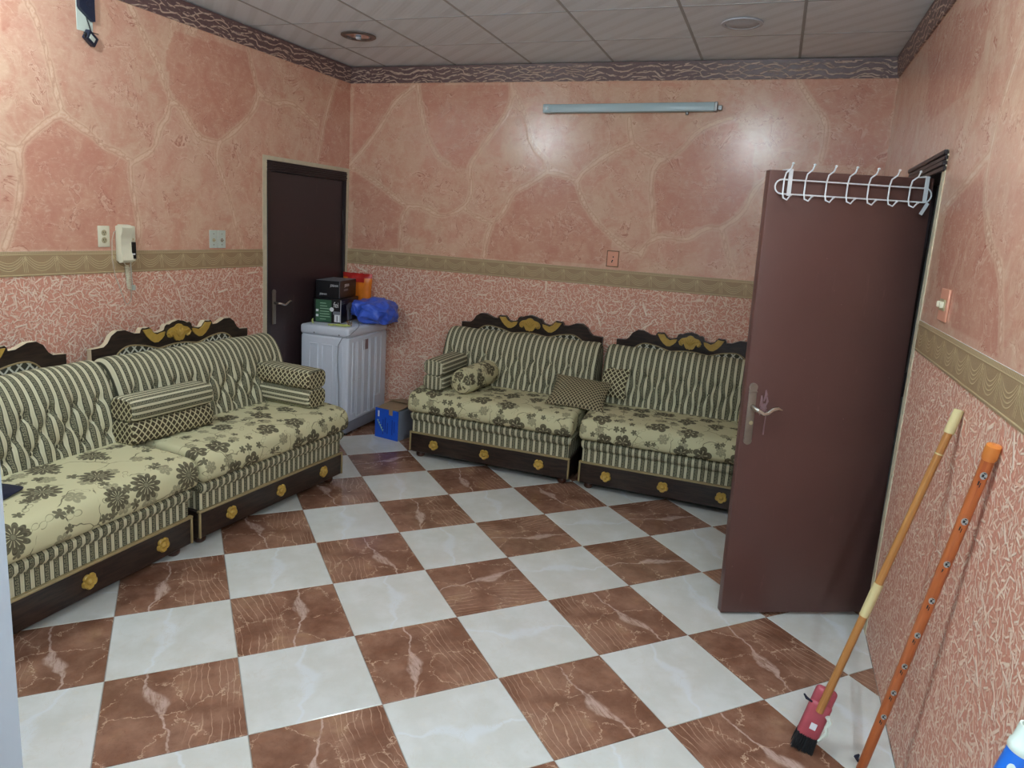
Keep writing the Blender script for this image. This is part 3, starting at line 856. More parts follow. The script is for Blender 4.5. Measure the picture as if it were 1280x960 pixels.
def bar(x0, x1, y0, y1):
    mb = MB(); mb.box(x0, x1, y0, y1, ZT + 0.0022, ZT + 0.012)
    mb.build('ceiling_bar', M['cbar'], ceiling)
for x in xs:
    if xl(2) < x < XR - 0.02: bar(x - 0.008, x + 0.008, YEND, YB - 0.03)
for y in ys:
    if YEND < y < YB: bar(xl(y) + 0.03, XR - 0.03, y - 0.0045, y + 0.0045)

# downlights: two dark ones in view, two lit ones nearer the camera
def downlight_plain(loc, label):
    r = root('ceiling_light', (*loc, ZT + 0.0), 0, label, 'ceiling light')
    mb = MB(); mb.lathe([(0.112, 0.0), (0.112, -0.006), (0.100, -0.010), (0.092, -0.008), (0.090, 0.0)], 40); mb.build('frame', M['disc'], r)
    mb = MB(); mb.lathe([(0.0895, -0.002), (0.082, -0.007), (0.0, -0.009)], 40); mb.build('diffuser', M['disc'], r)
    return r
def downlight_open(loc, label):
    r = root('ceiling_light', (*loc, ZT), 0, label, 'ceiling light')
    mb = MB()
    mb.lathe([(0.116, 0.0), (0.116, -0.005), (0.104, -0.011), (0.088, -0.010), (0.084, -0.002)], 40)
    mb.build('ring', M['ring'], r)
    mb = MB(); mb.lathe([(0.0838, -0.0035), (0.07, -0.0055), (0.0, -0.006)], 36); mb.build('reflector', M['lens'], r)
    mb = MB(); mb.lathe([(0.0, -0.026), (0.016, -0.022), (0.020, -0.012), (0.016, -0.006)], 20); mb.build('bulb', M['disc'], r)
    for s in (-1, 1):
        mb = MB(); mb.tube([(s * 0.09, 0, -0.009), (s * 0.075, 0.012, -0.016), (s * 0.07, 0.02, -0.010)], 0.003, 6); mb.build('spring_clip', M['metal'], r)
    return r
downlight_open(DOWN[0], 'unlit round downlight with a metal ring and shiny reflector, near the left corner')
downlight_plain(DOWN[1], 'unlit flat white round downlight above the open door')
def downlight_lit(loc, label):
    r = root('ceiling_light', (*loc, ZT), 0, label, 'ceiling light')
    mb = MB(); mb.lathe([(0.115, 0.0), (0.115, -0.006), (0.103, -0.008), (0.100, -0.004)], 40); mb.build('frame', M['disc'], r)
    mb = MB(); mb.lathe([(0.0995, -0.003), (0.034, -0.006), (0.026, -0.014), (0.022, -0.050), (0.0, -0.051)], 36); mb.build('holder', M['disc'], r)
    mb = MB(); mb.lathe([(0.065 * math.sin(PI * k / 8), -0.105 + 0.065 * math.cos(PI * k / 8)) for k in range(9)], 16); mb.build('bulb', M['lit'], r)
    return r
downlight_lit(DOWN[2], 'lit round downlight above the opening, near the right wall')
downlight_lit(DOWN[3], 'lit round downlight above the near end of the left sofas')

# added fill light, out of view: a tube beside the camera evens the light
r = root('tube_lamp', (XR, 0.15, 2.15), -PI / 2, 'added fill light out of view, a short tube on the right wall beside the camera', 'lamp')
mb = MB(); mb.rbox(-0.23, 0.23, -0.030, 0.0, -0.025, 0.025, 0.006, 2); mb.build('batten', M['tube'], r)
mb = MB(); mb.tube([(-0.20, -0.052, 0), (0.20, -0.052, 0)], 0.016, 12); mb.build('tube', M['fill_tube'], r)
for s in (-1, 1):
    mb = MB(); mb.rbox(s * 0.205 - 0.008, s * 0.205 + 0.008, -0.070, -0.028, -0.018, 0.018, 0.003, 1); mb.build('holder', M['disc'], r)

# ---------------------------------------------------------------- left door (closed) and right door (open)
la = -LEFT_ANG
DL0 = 4.186
door1 = root('door_1', (xl(DL0), DL0, 0), PI / 2 - LEFT_ANG, 'closed dark plum door in the left corner behind the washing machine', None, None, 'structure')
# local: x along the wall (+y of the room), y into the wall, z up
W1 = 1.056
def frame_poly(mb, w0, w1, h0, h1, d0, d1):
    mb.box(w0, w0 + (w1 - w0), d0, d1, h0, h1)
mb = MB()                                  # raw plaster edge round the frame
mb.box(0.0, 0.042, -0.004, 0.10, 0, 2.072); mb.box(0.042, W1 - 0.04, -0.004, 0.10, 2.043, 2.072); mb.box(W1 - 0.042, W1 - 0.012, -0.004, 0.10, 0, 2.072)
mb.build('plaster_edge', M['plaster'], door1)
mb = MB()
for k in range(5):                         # ribbed head of the steel frame
    z = 1.970 + k * 0.0145
    mb.rbox(0.040, W1 - 0.042, -0.006 - (k % 2) * 0.004, 0.09, z, z + 0.0135, 0.003, 1)
mb.rbox(0.040, 0.066, -0.008, 0.09, 0, 1.972, 0.004, 1); mb.rbox(0.066, 0.096, 0.004, 0.09, 0, 1.972, 0.003, 1)
mb.rbox(W1 - 0.062, W1 - 0.042, -0.004, 0.09, 0, 1.972, 0.003, 1)
mb.build('door_frame', M['dframe'], door1)
mb = MB(); mb.rbox(0.097, W1 - 0.063, 0.018, 0.058, 0.008, 1.968, 0.003, 1)
leaf = mb.build('door_leaf', M['ldoor'], door1)
mb = MB()
mb.rbox(0.118, 0.158, 0.010, 0.018, 0.860, 1.105, 0.006, 2)
mb.lathe([(0.020, 0), (0.020, 0.008), (0.0, 0.009)], 16, 0, Matrix.Translation((0.138, 0.018, 1.100)) @ Matrix.Rotation(PI / 2, 4, 'X'))
hp = mb.build('handle_plate', M['bronze'], leaf)
mb = MB(); mb.tube([(0.138, 0.012, 1.020), (0.138, -0.035, 1.020), (0.150, -0.045, 1.018), (0.185, -0.046, 1.006), (0.215, -0.044, 1.016), (0.245, -0.042, 1.030), (0.272, -0.040, 1.030)], [0.010, 0.010, 0.010, 0.009, 0.011, 0.009, 0.005], 10)
mb.build('lever', M['nickel'], leaf)
mb = MB()
for z in (0.35, 1.62): mb.tube([(W1 - 0.063, 0.012, z), (W1 - 0.063, 0.012, z + 0.11)], 0.009, 8)
mb.build('hinge', M['dframe'], leaf)

# right doorway
trim = MB()
trim.box(XR - 0.004, XR + 0.10, 3.300, 3.352, 0, 2.092); trim.box(XR - 0.004, XR + 0.10, 4.101, 4.137, 0, 2.092)
trim_o = struct(trim.build('trim_4', M['plaster']), 'strip of raw cream plaster beside the open door')
mb = MB()
for k in range(4):
    z = 2.010 + k * 0.0205
    mb.rbox(XR - 0.012 - (k % 2) * 0.005, XR + 0.11, 3.300, 4.137, z, z + 0.0195, 0.003, 1)
mb.rbox(XR + 0.0, XR + 0.11, 3.3525, 3.376, 0, 2.009, 0.003, 1); mb.rbox(XR + 0.012, XR + 0.11, 3.376, 3.402, 0, 2.009, 0.003, 1)
mb.rbox(XR - 0.008, XR + 0.11, 4.058, 4.1005, 0, 2.009, 0.003, 1)
struct(mb.build('trim_5', M['dframe']), 'dark steel frame of the open doorway')
mb = MB(); mb.box(XR + 0.9, XR + 0.95, 3.0, 4.6, -0.05, 2.3); mb.box(XR + 0.125, XR + 0.9, 3.0, 3.05, -0.05, 2.3); mb.box(XR + 0.125, XR + 0.9, 4.55, 4.6, -0.05, 2.3)
mb.box(XR + 0.125, XR + 0.95, 3.0, 4.6, 2.3, 2.35); mb.box(XR + 0.0, XR + 0.95, 3.05, 4.55, -0.08, -0.01)
struct(mb.build('wall_beyond', M['offwhite']))

FE = Vector((-0.032, 3.178)); DDIR = Vector((0.901, 0.433)).normalized()
door2 = root('door_2', (FE.x, FE.y, 0.008), math.atan2(DDIR.y, DDIR.x), 'open brown-red door leaf standing across the right of the room', None, None, 'structure')
# local: x from the free edge to the hinge, y = away from the camera, z up; the leaf hangs about a degree out of true
TILT = Matrix.Translation((0.68, 0, 0)) @ Matrix.Rotation(R(-0.95), 4, 'Y') @ Matrix.Translation((-0.68, 0, 0))
LW, LH = 0.712, 1.985
mb = MB(); mb.rbox(0.0, LW, 0.0, 0.040, 0.012, LH, 0.003, 2, 0, TILT)
leaf2 = mb.build('door_leaf', M['rdoor'], door2)
mb = MB()
mb.rbox(0.014, 0.050, -0.009, 0.0, 0.835, 1.080, 0.006, 2, 0, TILT)
mb.rbox(0.014, 0.050, -0.013, 0.0, 1.055, 1.062, 0.002, 1, 0, TILT)
mb.lathe([(0.018, 0), (0.018, 0.010), (0.0, 0.012)], 16, 0, TILT @ Matrix.Translation((0.032, 0.0, 1.078)) @ Matrix.Rotation(PI / 2, 4, 'X'))
mb.lathe([(0.018, 0), (0.018, 0.008), (0.0, 0.009)], 16, 0, TILT @ Matrix.Translation((0.032, 0.0, 0.838)) @ Matrix.Rotation(PI / 2, 4, 'X'))
hp = mb.build('handle_plate', M['bronze'], leaf2)
mb = MB(); mb.lathe([(0.009, 0), (0.009, 0.003), (0.0, 0.004)], 12, 0, TILT @ Matrix.Translation((0.036, -0.009, 0.920)) @ Matrix.Rotation(PI / 2, 4, 'X'))
mb.build('key_cylinder', M['ivory_d'], leaf2)
mb = MB(); mb.tube([(0.036, -0.004, 0.992), (0.036, -0.038, 0.990), (0.044, -0.050, 0.986), (0.066, -0.054, 0.972), (0.086, -0.052, 0.974), (0.106, -0.050, 0.990), (0.130, -0.048, 0.996), (0.152, -0.046, 0.988)], [0.012, 0.011, 0.011, 0.009, 0.010, 0.010, 0.009, 0.004], 10, 0, TILT)
mb.build('lever', M['nickel'], leaf2)
mb = MB()
for z in (0.30, 1.05, 1.70): mb.tube([TILT @ Vector((LW + 0.006, 0.006, z)), TILT @ Vector((LW + 0.006, 0.006, z + 0.11))], 0.007, 8)
mb.build('hinge', M['dframe'], leaf2)
# dried glue smear round the handle
mb = MB()
rs = random.Random(3)
for k in range(7):
    x = 0.066 + rs.random() * 0.04; z = 1.0 + rs.random() * 0.075
    mb.tube([(x, -0.0006, z), (x + 0.006 * rs.random(), -0.0012, z - 0.02), (x - 0.004, -0.0006, z - 0.05)], [0.003, 0.005 + .003 * rs.random(), 0.002], 6, 0, TILT)
mb.tube([(0.104, -0.0006, 0.975), (0.102, -0.001, 0.92), (0.100, -0.0006, 0.865)], [0.002, 0.0025, 0.004], 6, 0, TILT)
mb.build('glue_smear', plain('dried_glue', rgb(132, 102, 104), 0.35, var=0.2), leaf2)

# over-door hook rack
rack = root('hook_rack', (FE.x, FE.y, 0.008), math.atan2(DDIR.y, DDIR.x), 'white wire rack of seven hooks hung over the top of the open door', 'hook rack')
mb = MB()
x0, x1, za, zb, y = 0.022, 0.700, 1.890, 1.944, -0.012
path = []
for k in range(9): a = PI / 2 + PI * k / 8; path.append((x0 + 0.0285 + 0.0285 * math.cos(a), y, (za + zb) / 2 + 0.0285 * math.sin(a)))
for k in range(9): a = -PI / 2 + PI * k / 8; path.append((x1 - 0.0285 + 0.0285 * math.cos(a), y, (za + zb) / 2 + 0.0285 * math.sin(a)))
RT = TILT @ Matrix.Translation((0.34, 0, 1.92)) @ Matrix.Rotation(R(0.5), 4, 'Y') @ Matrix.Translation((-0.34, 0, -1.92))
mb.tube(path, 0.0032, 8, 0, RT, close=True); mb.build('wire_frame', M['whitewire'], rack)
for sx in (0.082, 0.672):
    mb = MB(); w = 0.0085
    pr = [(-0.0155, 1.884), (-0.0155, LH + 0.006), (0.046, LH + 0.006), (0.046, LH - 0.03), (0.0425, LH - 0.03), (0.0425, LH + 0.002), (-0.0125, LH + 0.002), (-0.0125, 1.884)]
    v = [(sx - w, a, b - (1.5 * sx * PI / 180 * 0)) for a, b in pr] + [(sx + w, a, b) for a, b in pr]
    n = len(pr)
    mb.add(v, [(0, 1, 6, 7), (1, 2, 5, 6), (2, 3, 4, 5), (n + 7, n + 6, n + 1, n), (n + 6, n + 5, n + 2, n + 1), (n + 5, n + 4, n + 3, n + 2)] + [(i, (i + 1) % n, (i + 1) % n + n, i + n) for i in range(n)], 0, None, TILT)
    mb.build('strap', M['whitewire'], rack)
mb = MB(); mb.rbox(-0.008, 0.008, -0.002, 0.0, -0.055, 0.0, 0.0008, 1, 0, TILT @ Matrix.Translation((0.684, -0.020, 1.884)) @ Matrix.Rotation(R(28), 4, 'Y'))
mb.build('bent_tab', M['whitewire'], rack)
for k in range(7):
    hx = 0.058 + k * 0.0907
    mb = MB()
    P = [(hx + 0.012, -0.048, LH + 0.022), (hx + 0.008, -0.044, LH + 0.002), (hx + 0.000, -0.022, 1.972), (hx - 0.003, -0.0175, 1.945), (hx - 0.003, -0.0175, 1.895), (hx - 0.002, -0.024, 1.872), (hx + 0.004, -0.045, 1.864), (hx + 0.012, -0.058, 1.883)]
    mb.tube(P, 0.0032, 8, 0, RT)
    for q in (P[0], P[-1]): mb.lathe([(0.0, -0.0055), (0.0045, -0.003), (0.0058, 0), (0.0045, 0.003), (0.0, 0.0055)], 10, 0, RT @ Matrix.Translation(q))
    mb.build('hook', M['whitewire'], rack)

# ---------------------------------------------------------------- sofas
def resample(P, n):
    P = [np.array(p, float) for p in P]
    L = [0.0]
    for a, b in zip(P[:-1], P[1:]): L.append(L[-1] + np.linalg.norm(b - a))
    out = []
    for k in range(n):
        t = L[-1] * k / (n - 1)
        i = min(max(np.searchsorted(L, t) - 1, 0), len(P) - 2)
        f = (t - L[i]) / (L[i + 1] - L[i] + 1e-12)
        out.append(P[i] + (P[i + 1] - P[i]) * f)
    return np.array(out), L[-1]
def loft(profile, W, e, nx=24, ns=40, disp=None, closed=True, uvwarp=None, sagx=0.0):
    """upholstery: a (y,z) profile carried along x over width W, ends rounded by e. returns MB with uvs (x, arc)"""
    P = chaikin([tuple(p) for p in profile] + ([tuple(profile[0])] if closed else []), 2)
    pr, L = resample(P, ns)
    tan = np.gradient(pr, axis=0); tan /= np.linalg.norm(tan, axis=1, keepdims=True) + 1e-9
    nor = np.stack([-tan[:, 1], tan[:, 0]], 1)
    cen = pr.mean(0)
    if np.sum((pr - cen) * nor) < 0: nor = -nor
    arc = np.linspace(0, L, ns)
    xs_ = []
    k = 6
    for i in range(k): xs_.append(-W / 2 + e * (1 - math.cos(PI / 2 * i / k)))
    xs_ += list(np.linspace(-W / 2 + e, W / 2 - e, nx))
    for i in range(k - 1, -1, -1): xs_.append(W / 2 - e * (1 - math.cos(PI / 2 * i / k)))
    mb = MB(); V = []; n = len(xs_)
    D = np.zeros((n, ns)); UO = np.zeros((n, ns))
    if disp is not None: D, UO = disp(np.array(xs_), arc, pr)
    for i, x in enumerate(xs_):
        q = max(0.0, (abs(x) - (W / 2 - e)) / e)
        ins = e * (1 - math.sqrt(max(0.0, 1 - q * q)))
        for j in range(ns):
            p = pr[j] + nor[j] * (D[i, j] - ins)
            V.append((x, p[0], p[1]))
    F, UV = [], []
    for i in range(n - 1):
        for j in range(ns - 1):
            F.append((i * ns + j, (i + 1) * ns + j, (i + 1) * ns + j + 1, i * ns + j + 1))
            UV.append([(xs_[a] + UO[a, b], arc[b]) for a, b in ((i, j), (i + 1, j), (i + 1, j + 1), (i, j + 1))])
    ca = [i for i in range(ns - (1 if closed else 0))]
    F.append(tuple(ca)); UV.append([(V[a][1], V[a][2]) for a in ca])
    cb = [(n - 1) * ns + i for i in ca][::-1]
    F.append(tuple(cb)); UV.append([(V[a][1], V[a][2]) for a in cb])
    mb.add(V, F, 0, UV)
    return mb

BACK_PROFILE = [(.47, .38), (.445, .46), (.455, .53), (.485, .63), (.515, .73), (.545, .81), (.585, .868), (.64, .896), (.70, .886), (.738, .85), (.752, .77), (.752, .55), (.752, .38)]
def tuft_fn(W):
    nc = 9; c = W / nc
    def fn(xs_, arc, pr):
        s0 = arc[np.argmin(np.abs(pr[:40, 1] - 0.49))]
        rows = [s0 + 0.075, s0 + 0.162, s0 + 0.249]
        A, S = np.meshgrid(xs_, arc, indexing='ij')
        btn = []
        for r, s in enumerate(rows):
            ks = np.arange(nc + 1) * c - W / 2 if r == 1 else (np.arange(nc) + .5) * c - W / 2
            if r == 1: ks = ks[1:-1]
            btn.append([(k, s) for k in ks])
        D = np.zeros_like(A); UO = np.zeros_like(A)
        def seg(p, q):
            p, q = np.array(p), np.array(q); d = q - p; L2 = d @ d
            t = np.clip(((A - p[0]) * d[0] + (S - p[1]) * d[1]) / L2, 0, 1)
            return np.hypot(A - p[0] - t * d[0], S - p[1] - t * d[1]), t
        cre = np.full_like(A, 9.0)
        for r in (0, 1):
            for p in btn[r]:
                for q in btn[r + 1]:
                    if abs(p[0] - q[0]) < c * 0.6: cre = np.minimum(cre, seg(p, q)[0])
        D -= 0.021 * np.exp(-cre / 0.012)
        for p in btn[0]:
            d, t = seg(p, (p[0], s0 - 0.05)); D -= 0.008 * np.exp(-d / 0.010) * (1 - 0.5 * t)
        for p in btn[2]:
            d, t = seg(p, (p[0], p[1] + 0.14)); D -= 0.010 * np.exp(-d / 0.012) * (1 - t)
        for row in btn:
            for p in row:
                r = np.hypot(A - p[0], S - p[1])
                D -= 0.020 * np.exp(-(r / 0.020) ** 2)
                UO += (A - p[0]) * 0.34 * np.exp(-(r / 0.038) ** 2)
        D += 0.014 * np.exp(-((S - (s0 + 0.19)) / 0.16) ** 2)
        D += 0.004 * np.sin(A * 23 + 1.0) * np.exp(-((S - (s0 + 0.40)) / 0.12) ** 2)
        return D, UO
    fn.c = c
    return fn
def buttons(W, mesh_mb):
    pass

HB = [(0.0, 0.0), (.073, .004), (.098, .022), (.123, .060), (.160, .083), (.208, .083), (.245, .068), (.270, .058), (.306, .056), (.312, .074), (.322, .083), (.340, .080), (.368, .084), (.384, .070), (.400, .050), (.425, .046), (.455, .052), (.470, .058), (.478, .078), (.490, .088), (.510, .086), (.530, .096), (.576, .107)]
LEAF = [(.322, .072), (.350, .072), (.372, .076), (.392, .050), (.420, .036), (.446, .044), (.474, .048), (.468, .026), (.450, .008), (.424, -.008), (.398, -.008), (.370, .010), (.345, .036)]
CREST = [(0, .086), (.016, .082), (.030, .070), (.044, .066), (.062, .062), (.078, .050), (.086, .030), (.080, .012), (.064, .006), (.054, .014), (.050, .026), (.040, .010), (.034, -.004), (.022, -.014), (.010, -.012), (0, -.018)]
ARCH = [(.130, -.09), (.148, -.052), (.180, -.026), (.215, -.012), (.255, -.010), (.300, -.016), (.350, -.026), (.395, -.040), (.430, -.050), (.470, -.044), (.520, -.036), (.576, -.034)]

def rosette_mb(r=0.036):
    mb = MB(); n = 60; loops = []
    for f, y in ((1.0, 0.0), (1.0, -0.005), (0.86, -0.011), (0.62, -0.009), (0.42, -0.007), (0.36, -0.013), (0.20, -0.017), (0.02, -0.018)):
        L = []
        for j in range(n):
            t = 2 * PI * j / n
            k = (0.76 + 0.26 * abs(math.cos(2.5 * t + PI / 4)) ** 0.5) if f > 0.5 else 1.0
            L.append((r * f * k * math.cos(t), y, r * f * k * math.sin(t)))
        loops.append(L)
    mb.ring(loops, 0, True, True)
    return mb
ROS = None
FOOT = None
def make_sofa(W, loc, rotz, label, floral, edge, stripe, rosettes=(-.335, .0, .335), group=None):
    global ROS, FOOT
    r = root('sofa', (*loc, 0), rotz, label, 'sofa', group)
    H = W / 2
    mb = MB(); mb.rbox(-H, H, 0.006, 0.775, 0.050, 0.194, 0.004, 1)
    mb.box(-H + 0.01, H - 0.01, 0.03, 0.75, 0.040, 0.052)
    base = mb.build('base', M['wood'], r)
    mb = MB()
    mb.rbox(-H - 0.002, H + 0.002, -0.003, 0.02, 0.184, 0.197, 0.003, 1)
    for s in (-1, 1): mb.rbox(s * (H - 0.005) - 0.006, s * (H - 0.005) + 0.006, -0.002, 0.012, 0.052, 0.184, 0.003, 1)
    mb.build('gold_trim', M['goldline'], base)
    for fx in rosettes:
        if ROS is None: ROS = rosette_mb().build('rosette', M['gold'], base); o = ROS
        else: o = share(ROS, base)
        o.location = (fx * W, 0.005, 0.118)
    for sx in (-1, 1):
        for y in (0.07, 0.71):
            if FOOT is None:
                mb = MB(); mb.lathe([(0.022, 0.0), (0.030, 0.008), (0.033, 0.022), (0.028, 0.036), (0.024, 0.042)], 16)
                FOOT = mb.build('foot', M['foot'], r); o = FOOT
            else: o = share(FOOT, r)
            o.location = (sx * (H - 0.06), y, 0)
    mb = MB(); mb.rbox(-H + 0.012, H - 0.012, 0.012, 0.74, 0.192, 0.300, 0.006, 1)
    mb.build('skirt', stripe, r)
    mb = loft([(-.002, .286), (-.018, .300), (-.022, .320), (-.018, .340), (-.002, .352), (.38, .352), (.74, .352), (.74, .318), (.74, .286), (.38, .286)], W, 0.030, 12, 60)
    mb.build('front_roll', stripe, r)
    mb = loft([(.30, .350), (.0, .350), (-.030, .352), (-.046, .376), (-.048, .415), (-.036, .462), (-.004, .492), (.06, .502), (.20, .510), (.42, .508), (.62, .495), (.64, .43), (.62, .352)], W + 0.02, 0.030, 20, 64)
    mb.build('seat_cushion', floral, r)
    fn = tuft_fn(W)
    mb = loft(BACK_PROFILE, W + (0.06 if edge is M['creamedge'] else 0.02), 0.034, 116, 92, fn)
    bk = mb.build('backrest', stripe, r, sharp=70)
    # buttons sit in the dimples
    P = chaikin([tuple(p) for p in BACK_PROFILE] + [tuple(BACK_PROFILE[0])], 2)
    pr, L = resample(P, 92); arc = np.linspace(0, L, 92)
    s0 = arc[np.argmin(np.abs(pr[:40, 1] - 0.49))]
    first = None
    for rr, s in enumerate((0.075, 0.162, 0.249)):
        q = pr[np.argmin(np.abs(arc - s0 - s))]
        ks = [k * fn.c - W / 2 for k in range(1, 9)] if rr == 1 else [(k + .5) * fn.c - W / 2 for k in range(9)]
        for k in ks:
            if first is None:
                mb = MB(); mb.lathe([(0.0, -0.004), (0.009, -0.003), (0.010, 0.0), (0.007, 0.004), (0.0, 0.005)], 10, 0, Matrix.Rotation(PI / 2, 4, 'X'))
                first = mb.build('button', stripe, bk); o = first
            else: o = share(first, bk)
            o.location = (k, q[0] + 0.021, q[1] - 0.004)
    # carved headboard
    sc = H / 0.598
    Z = 0.915
    half = [(-0.576 + a, b) for a, b in HB]
    top = half + [(-x, z) for x, z in half[-2::-1]]
    poly = [(x * sc, Z + z) for x, z in top]
    poly = [(-0.576 * sc, 0.30)] + poly + [(0.576 * sc, 0.30)]
    mb = MB(); mb.prism(poly[::-1], 0.780, 0.815, 0, 1)
    hb = mb.build('headboard', [M['wood'], edge], r, sharp=25)
    for s in (-1, 1):
        mb = MB(); pl_ = [((-0.576 + a) * sc * s, Z + b) for a, b in LEAF]
        if s > 0: pl_ = pl_[::-1]
        mb.prism(pl_, 0.772, 0.781); mb.build('gold_leaf', M['gold'], hb, sharp=25)
    cr_ = [(x * sc, Z + z) for x, z in CREST]
    cr_ = cr_ + [(-x, z) for x, z in cr_[-2:0:-1]]
    mb = MB(); mb.prism(cr_, 0.770, 0.781)
    for k in range(-2, 3):
        a = k * 0.42
        mb.tube([(0, 0.770, Z + 0.008), (math.sin(a) * 0.026, 0.765, Z + 0.012 + math.cos(a) * 0.026), (math.sin(a) * 0.050, 0.769, Z + 0.014 + math.cos(a) * 0.048)], [0.003, 0.006, 0.003], 6)
    for s in (-1, 1): mb.tube([(s * 0.050, 0.770, Z + 0.012), (s * 0.066, 0.764, Z + 0.020), (s * 0.076, 0.766, Z + 0.034), (s * 0.064, 0.766, Z + 0.048), (s * 0.046, 0.769, Z + 0.042)], [0.003, 0.006, 0.007, 0.005, 0.003], 6)
    mb.build('gold_crest', M['gold'], hb, sharp=25)
    ah = [(-0.576 + a, b) for a, b in ARCH]; at = ah + [(-x, z) for x, z in ah[-2::-1]]
    ap = [(x * sc, Z + z) for x, z in chaikin(at, 1)]
    mb = MB(); mb.prism(([(ap[0][0], 0.62)] + ap + [(ap[-1][0], 0.62)])[::-1], 0.774, 0.781); mb.build('lattice_panel', M['lattice_l'], hb, sharp=25)
    mb = MB(); mb.tube([(x, 0.775, z + 0.004) for x, z in ap], 0.0045, 6); mb.build('gold_line', M['goldline'], hb)
    return r

make_sofa(1.195, (-1.7055, 4.395), 0, 'striped and floral sofa unit along the back wall beside the blue box', M['floral'], M['wood'], M['stripe'], (-.34, -.012, .322))
make_sofa(1.10, (-0.492, 4.395), 0, 'striped and floral sofa unit along the back wall, partly hidden by the open door', M['floral'], M['wood'], M['stripe'], (-.333, .003, .33))
ra = math.atan2(1.148, 0.078)
make_sofa(1.15, (-2.483, 3.18), ra, 'striped and floral sofa unit on the left, next to the dark door', M['floral'], M['creamedge'], M['stripe_w'], (-.315, .01, .338))
make_sofa(1.14, (-2.518, 1.988), PI / 2, 'striped sofa unit with big daisies at the left edge, nearest the camera', M['floral_big'], M['creamedge'], M['stripe_w'], (-.34, 0, .34))

# loose folded arm cushions: two lobes one on the other
def arm_cushion(loc, rotz, label, lower, upper, end, top=None, L=0.50, w=0.175, h=0.235, along=(True, True), rot=None):
    r = root('arm_cushion', loc, rotz, label, 'cushion', None, None, rot)
    for k, (nm, mat_) in enumerate((('lower_fold', lower), ('upper_fold', upper))):
        hh = h / 2; zc = hh * (k + 0.5); n = 44
        prof = []
        for j in range(n):
            t = 2 * PI * j / n
            c_, s_ = math.cos(t), math.sin(t)
            prof.append((math.copysign(abs(c_) ** 0.5, c_) * w / 2, zc + math.copysign(abs(s_) ** 0.62, s_) * hh * 0.515))
        arcs = [0.0]
        for j in range(n): arcs.append(arcs[-1] + math.dist(prof[j], prof[(j + 1) % n]))
        xs_ = [-L / 2, -L / 2 + 0.006, -L / 2 + 0.022, -L * .25, 0, L * .25, L / 2 - 0.022, L / 2 - 0.006, L / 2]
        sc_ = [0.86, 0.95, 1.0, 1.01, 1.015, 1.01, 1.0, 0.95, 0.86]
        V = [(x, p[0] * s_, zc + (p[1] - zc) * s_) for x, s_ in zip(xs_, sc_) for p in prof]
        mb = MB(); F, U, I = [], [], []
        for i in range(len(xs_) - 1):
            for j in range(n):
                jj = (j + 1) % n
                f = (i * n + j, (i + 1) * n + j, (i + 1) * n + jj, i * n + jj)
                tp = top is not None and k == 1 and prof[j][1] > zc + hh * 0.42
                if along[k] and not tp: uv = [(arcs[j], xs_[i]), (arcs[j], xs_[i + 1]), (arcs[j + 1], xs_[i + 1]), (arcs[j + 1], xs_[i])]
                else: uv = [(xs_[i], arcs[j]), (xs_[i + 1], arcs[j]), (xs_[i + 1], arcs[j + 1]), (xs_[i], arcs[j + 1])]
                F.append(f); U.append(uv); I.append(2 if tp else 0)
        for f, u, i_ in zip(F, U, I): pass
        o = len(mb.v); mb.add(V, F, 0, U); mb.mi = I
        m = (len(xs_) - 1) * n
        mb.add([V[j] for j in range(n)], [tuple(range(n))], 1, [[(V[j][1], V[j][2]) for j in range(n)]])
        mb.add([V[m + j] for j in range(n)], [tuple(range(n - 1, -1, -1))], 1, [[(V[m + j][1], V[m + j][2]) for j in range(n - 1, -1, -1)]])
        mb.build(nm, [mat_, end, top or end], r, sharp=50)
    return r
arm_cushion((-2.895, 2.765, 0.506), R(86), 'folded arm cushion lying loose across the joint of the left sofas, striped top', M['lattice'], M['stripe_s'], M['lattice'], along=(False, True))
arm_cushion((-2.762, 3.632, 0.508), R(176), 'lattice and striped arm cushion at the far end of the left sofa', M['stripe_s'], M['lattice'], M['lattice'], top=M['stripe_s'], L=0.43, along=(True, False))
arm_cushion((-2.165, 4.665, 0.506), R(90), 'striped arm cushion at the left end of the back sofa', M['stripe_s'], M['stripe_s'], M['stripe_s'], L=0.42, w=0.165, h=0.215, along=(True, True))

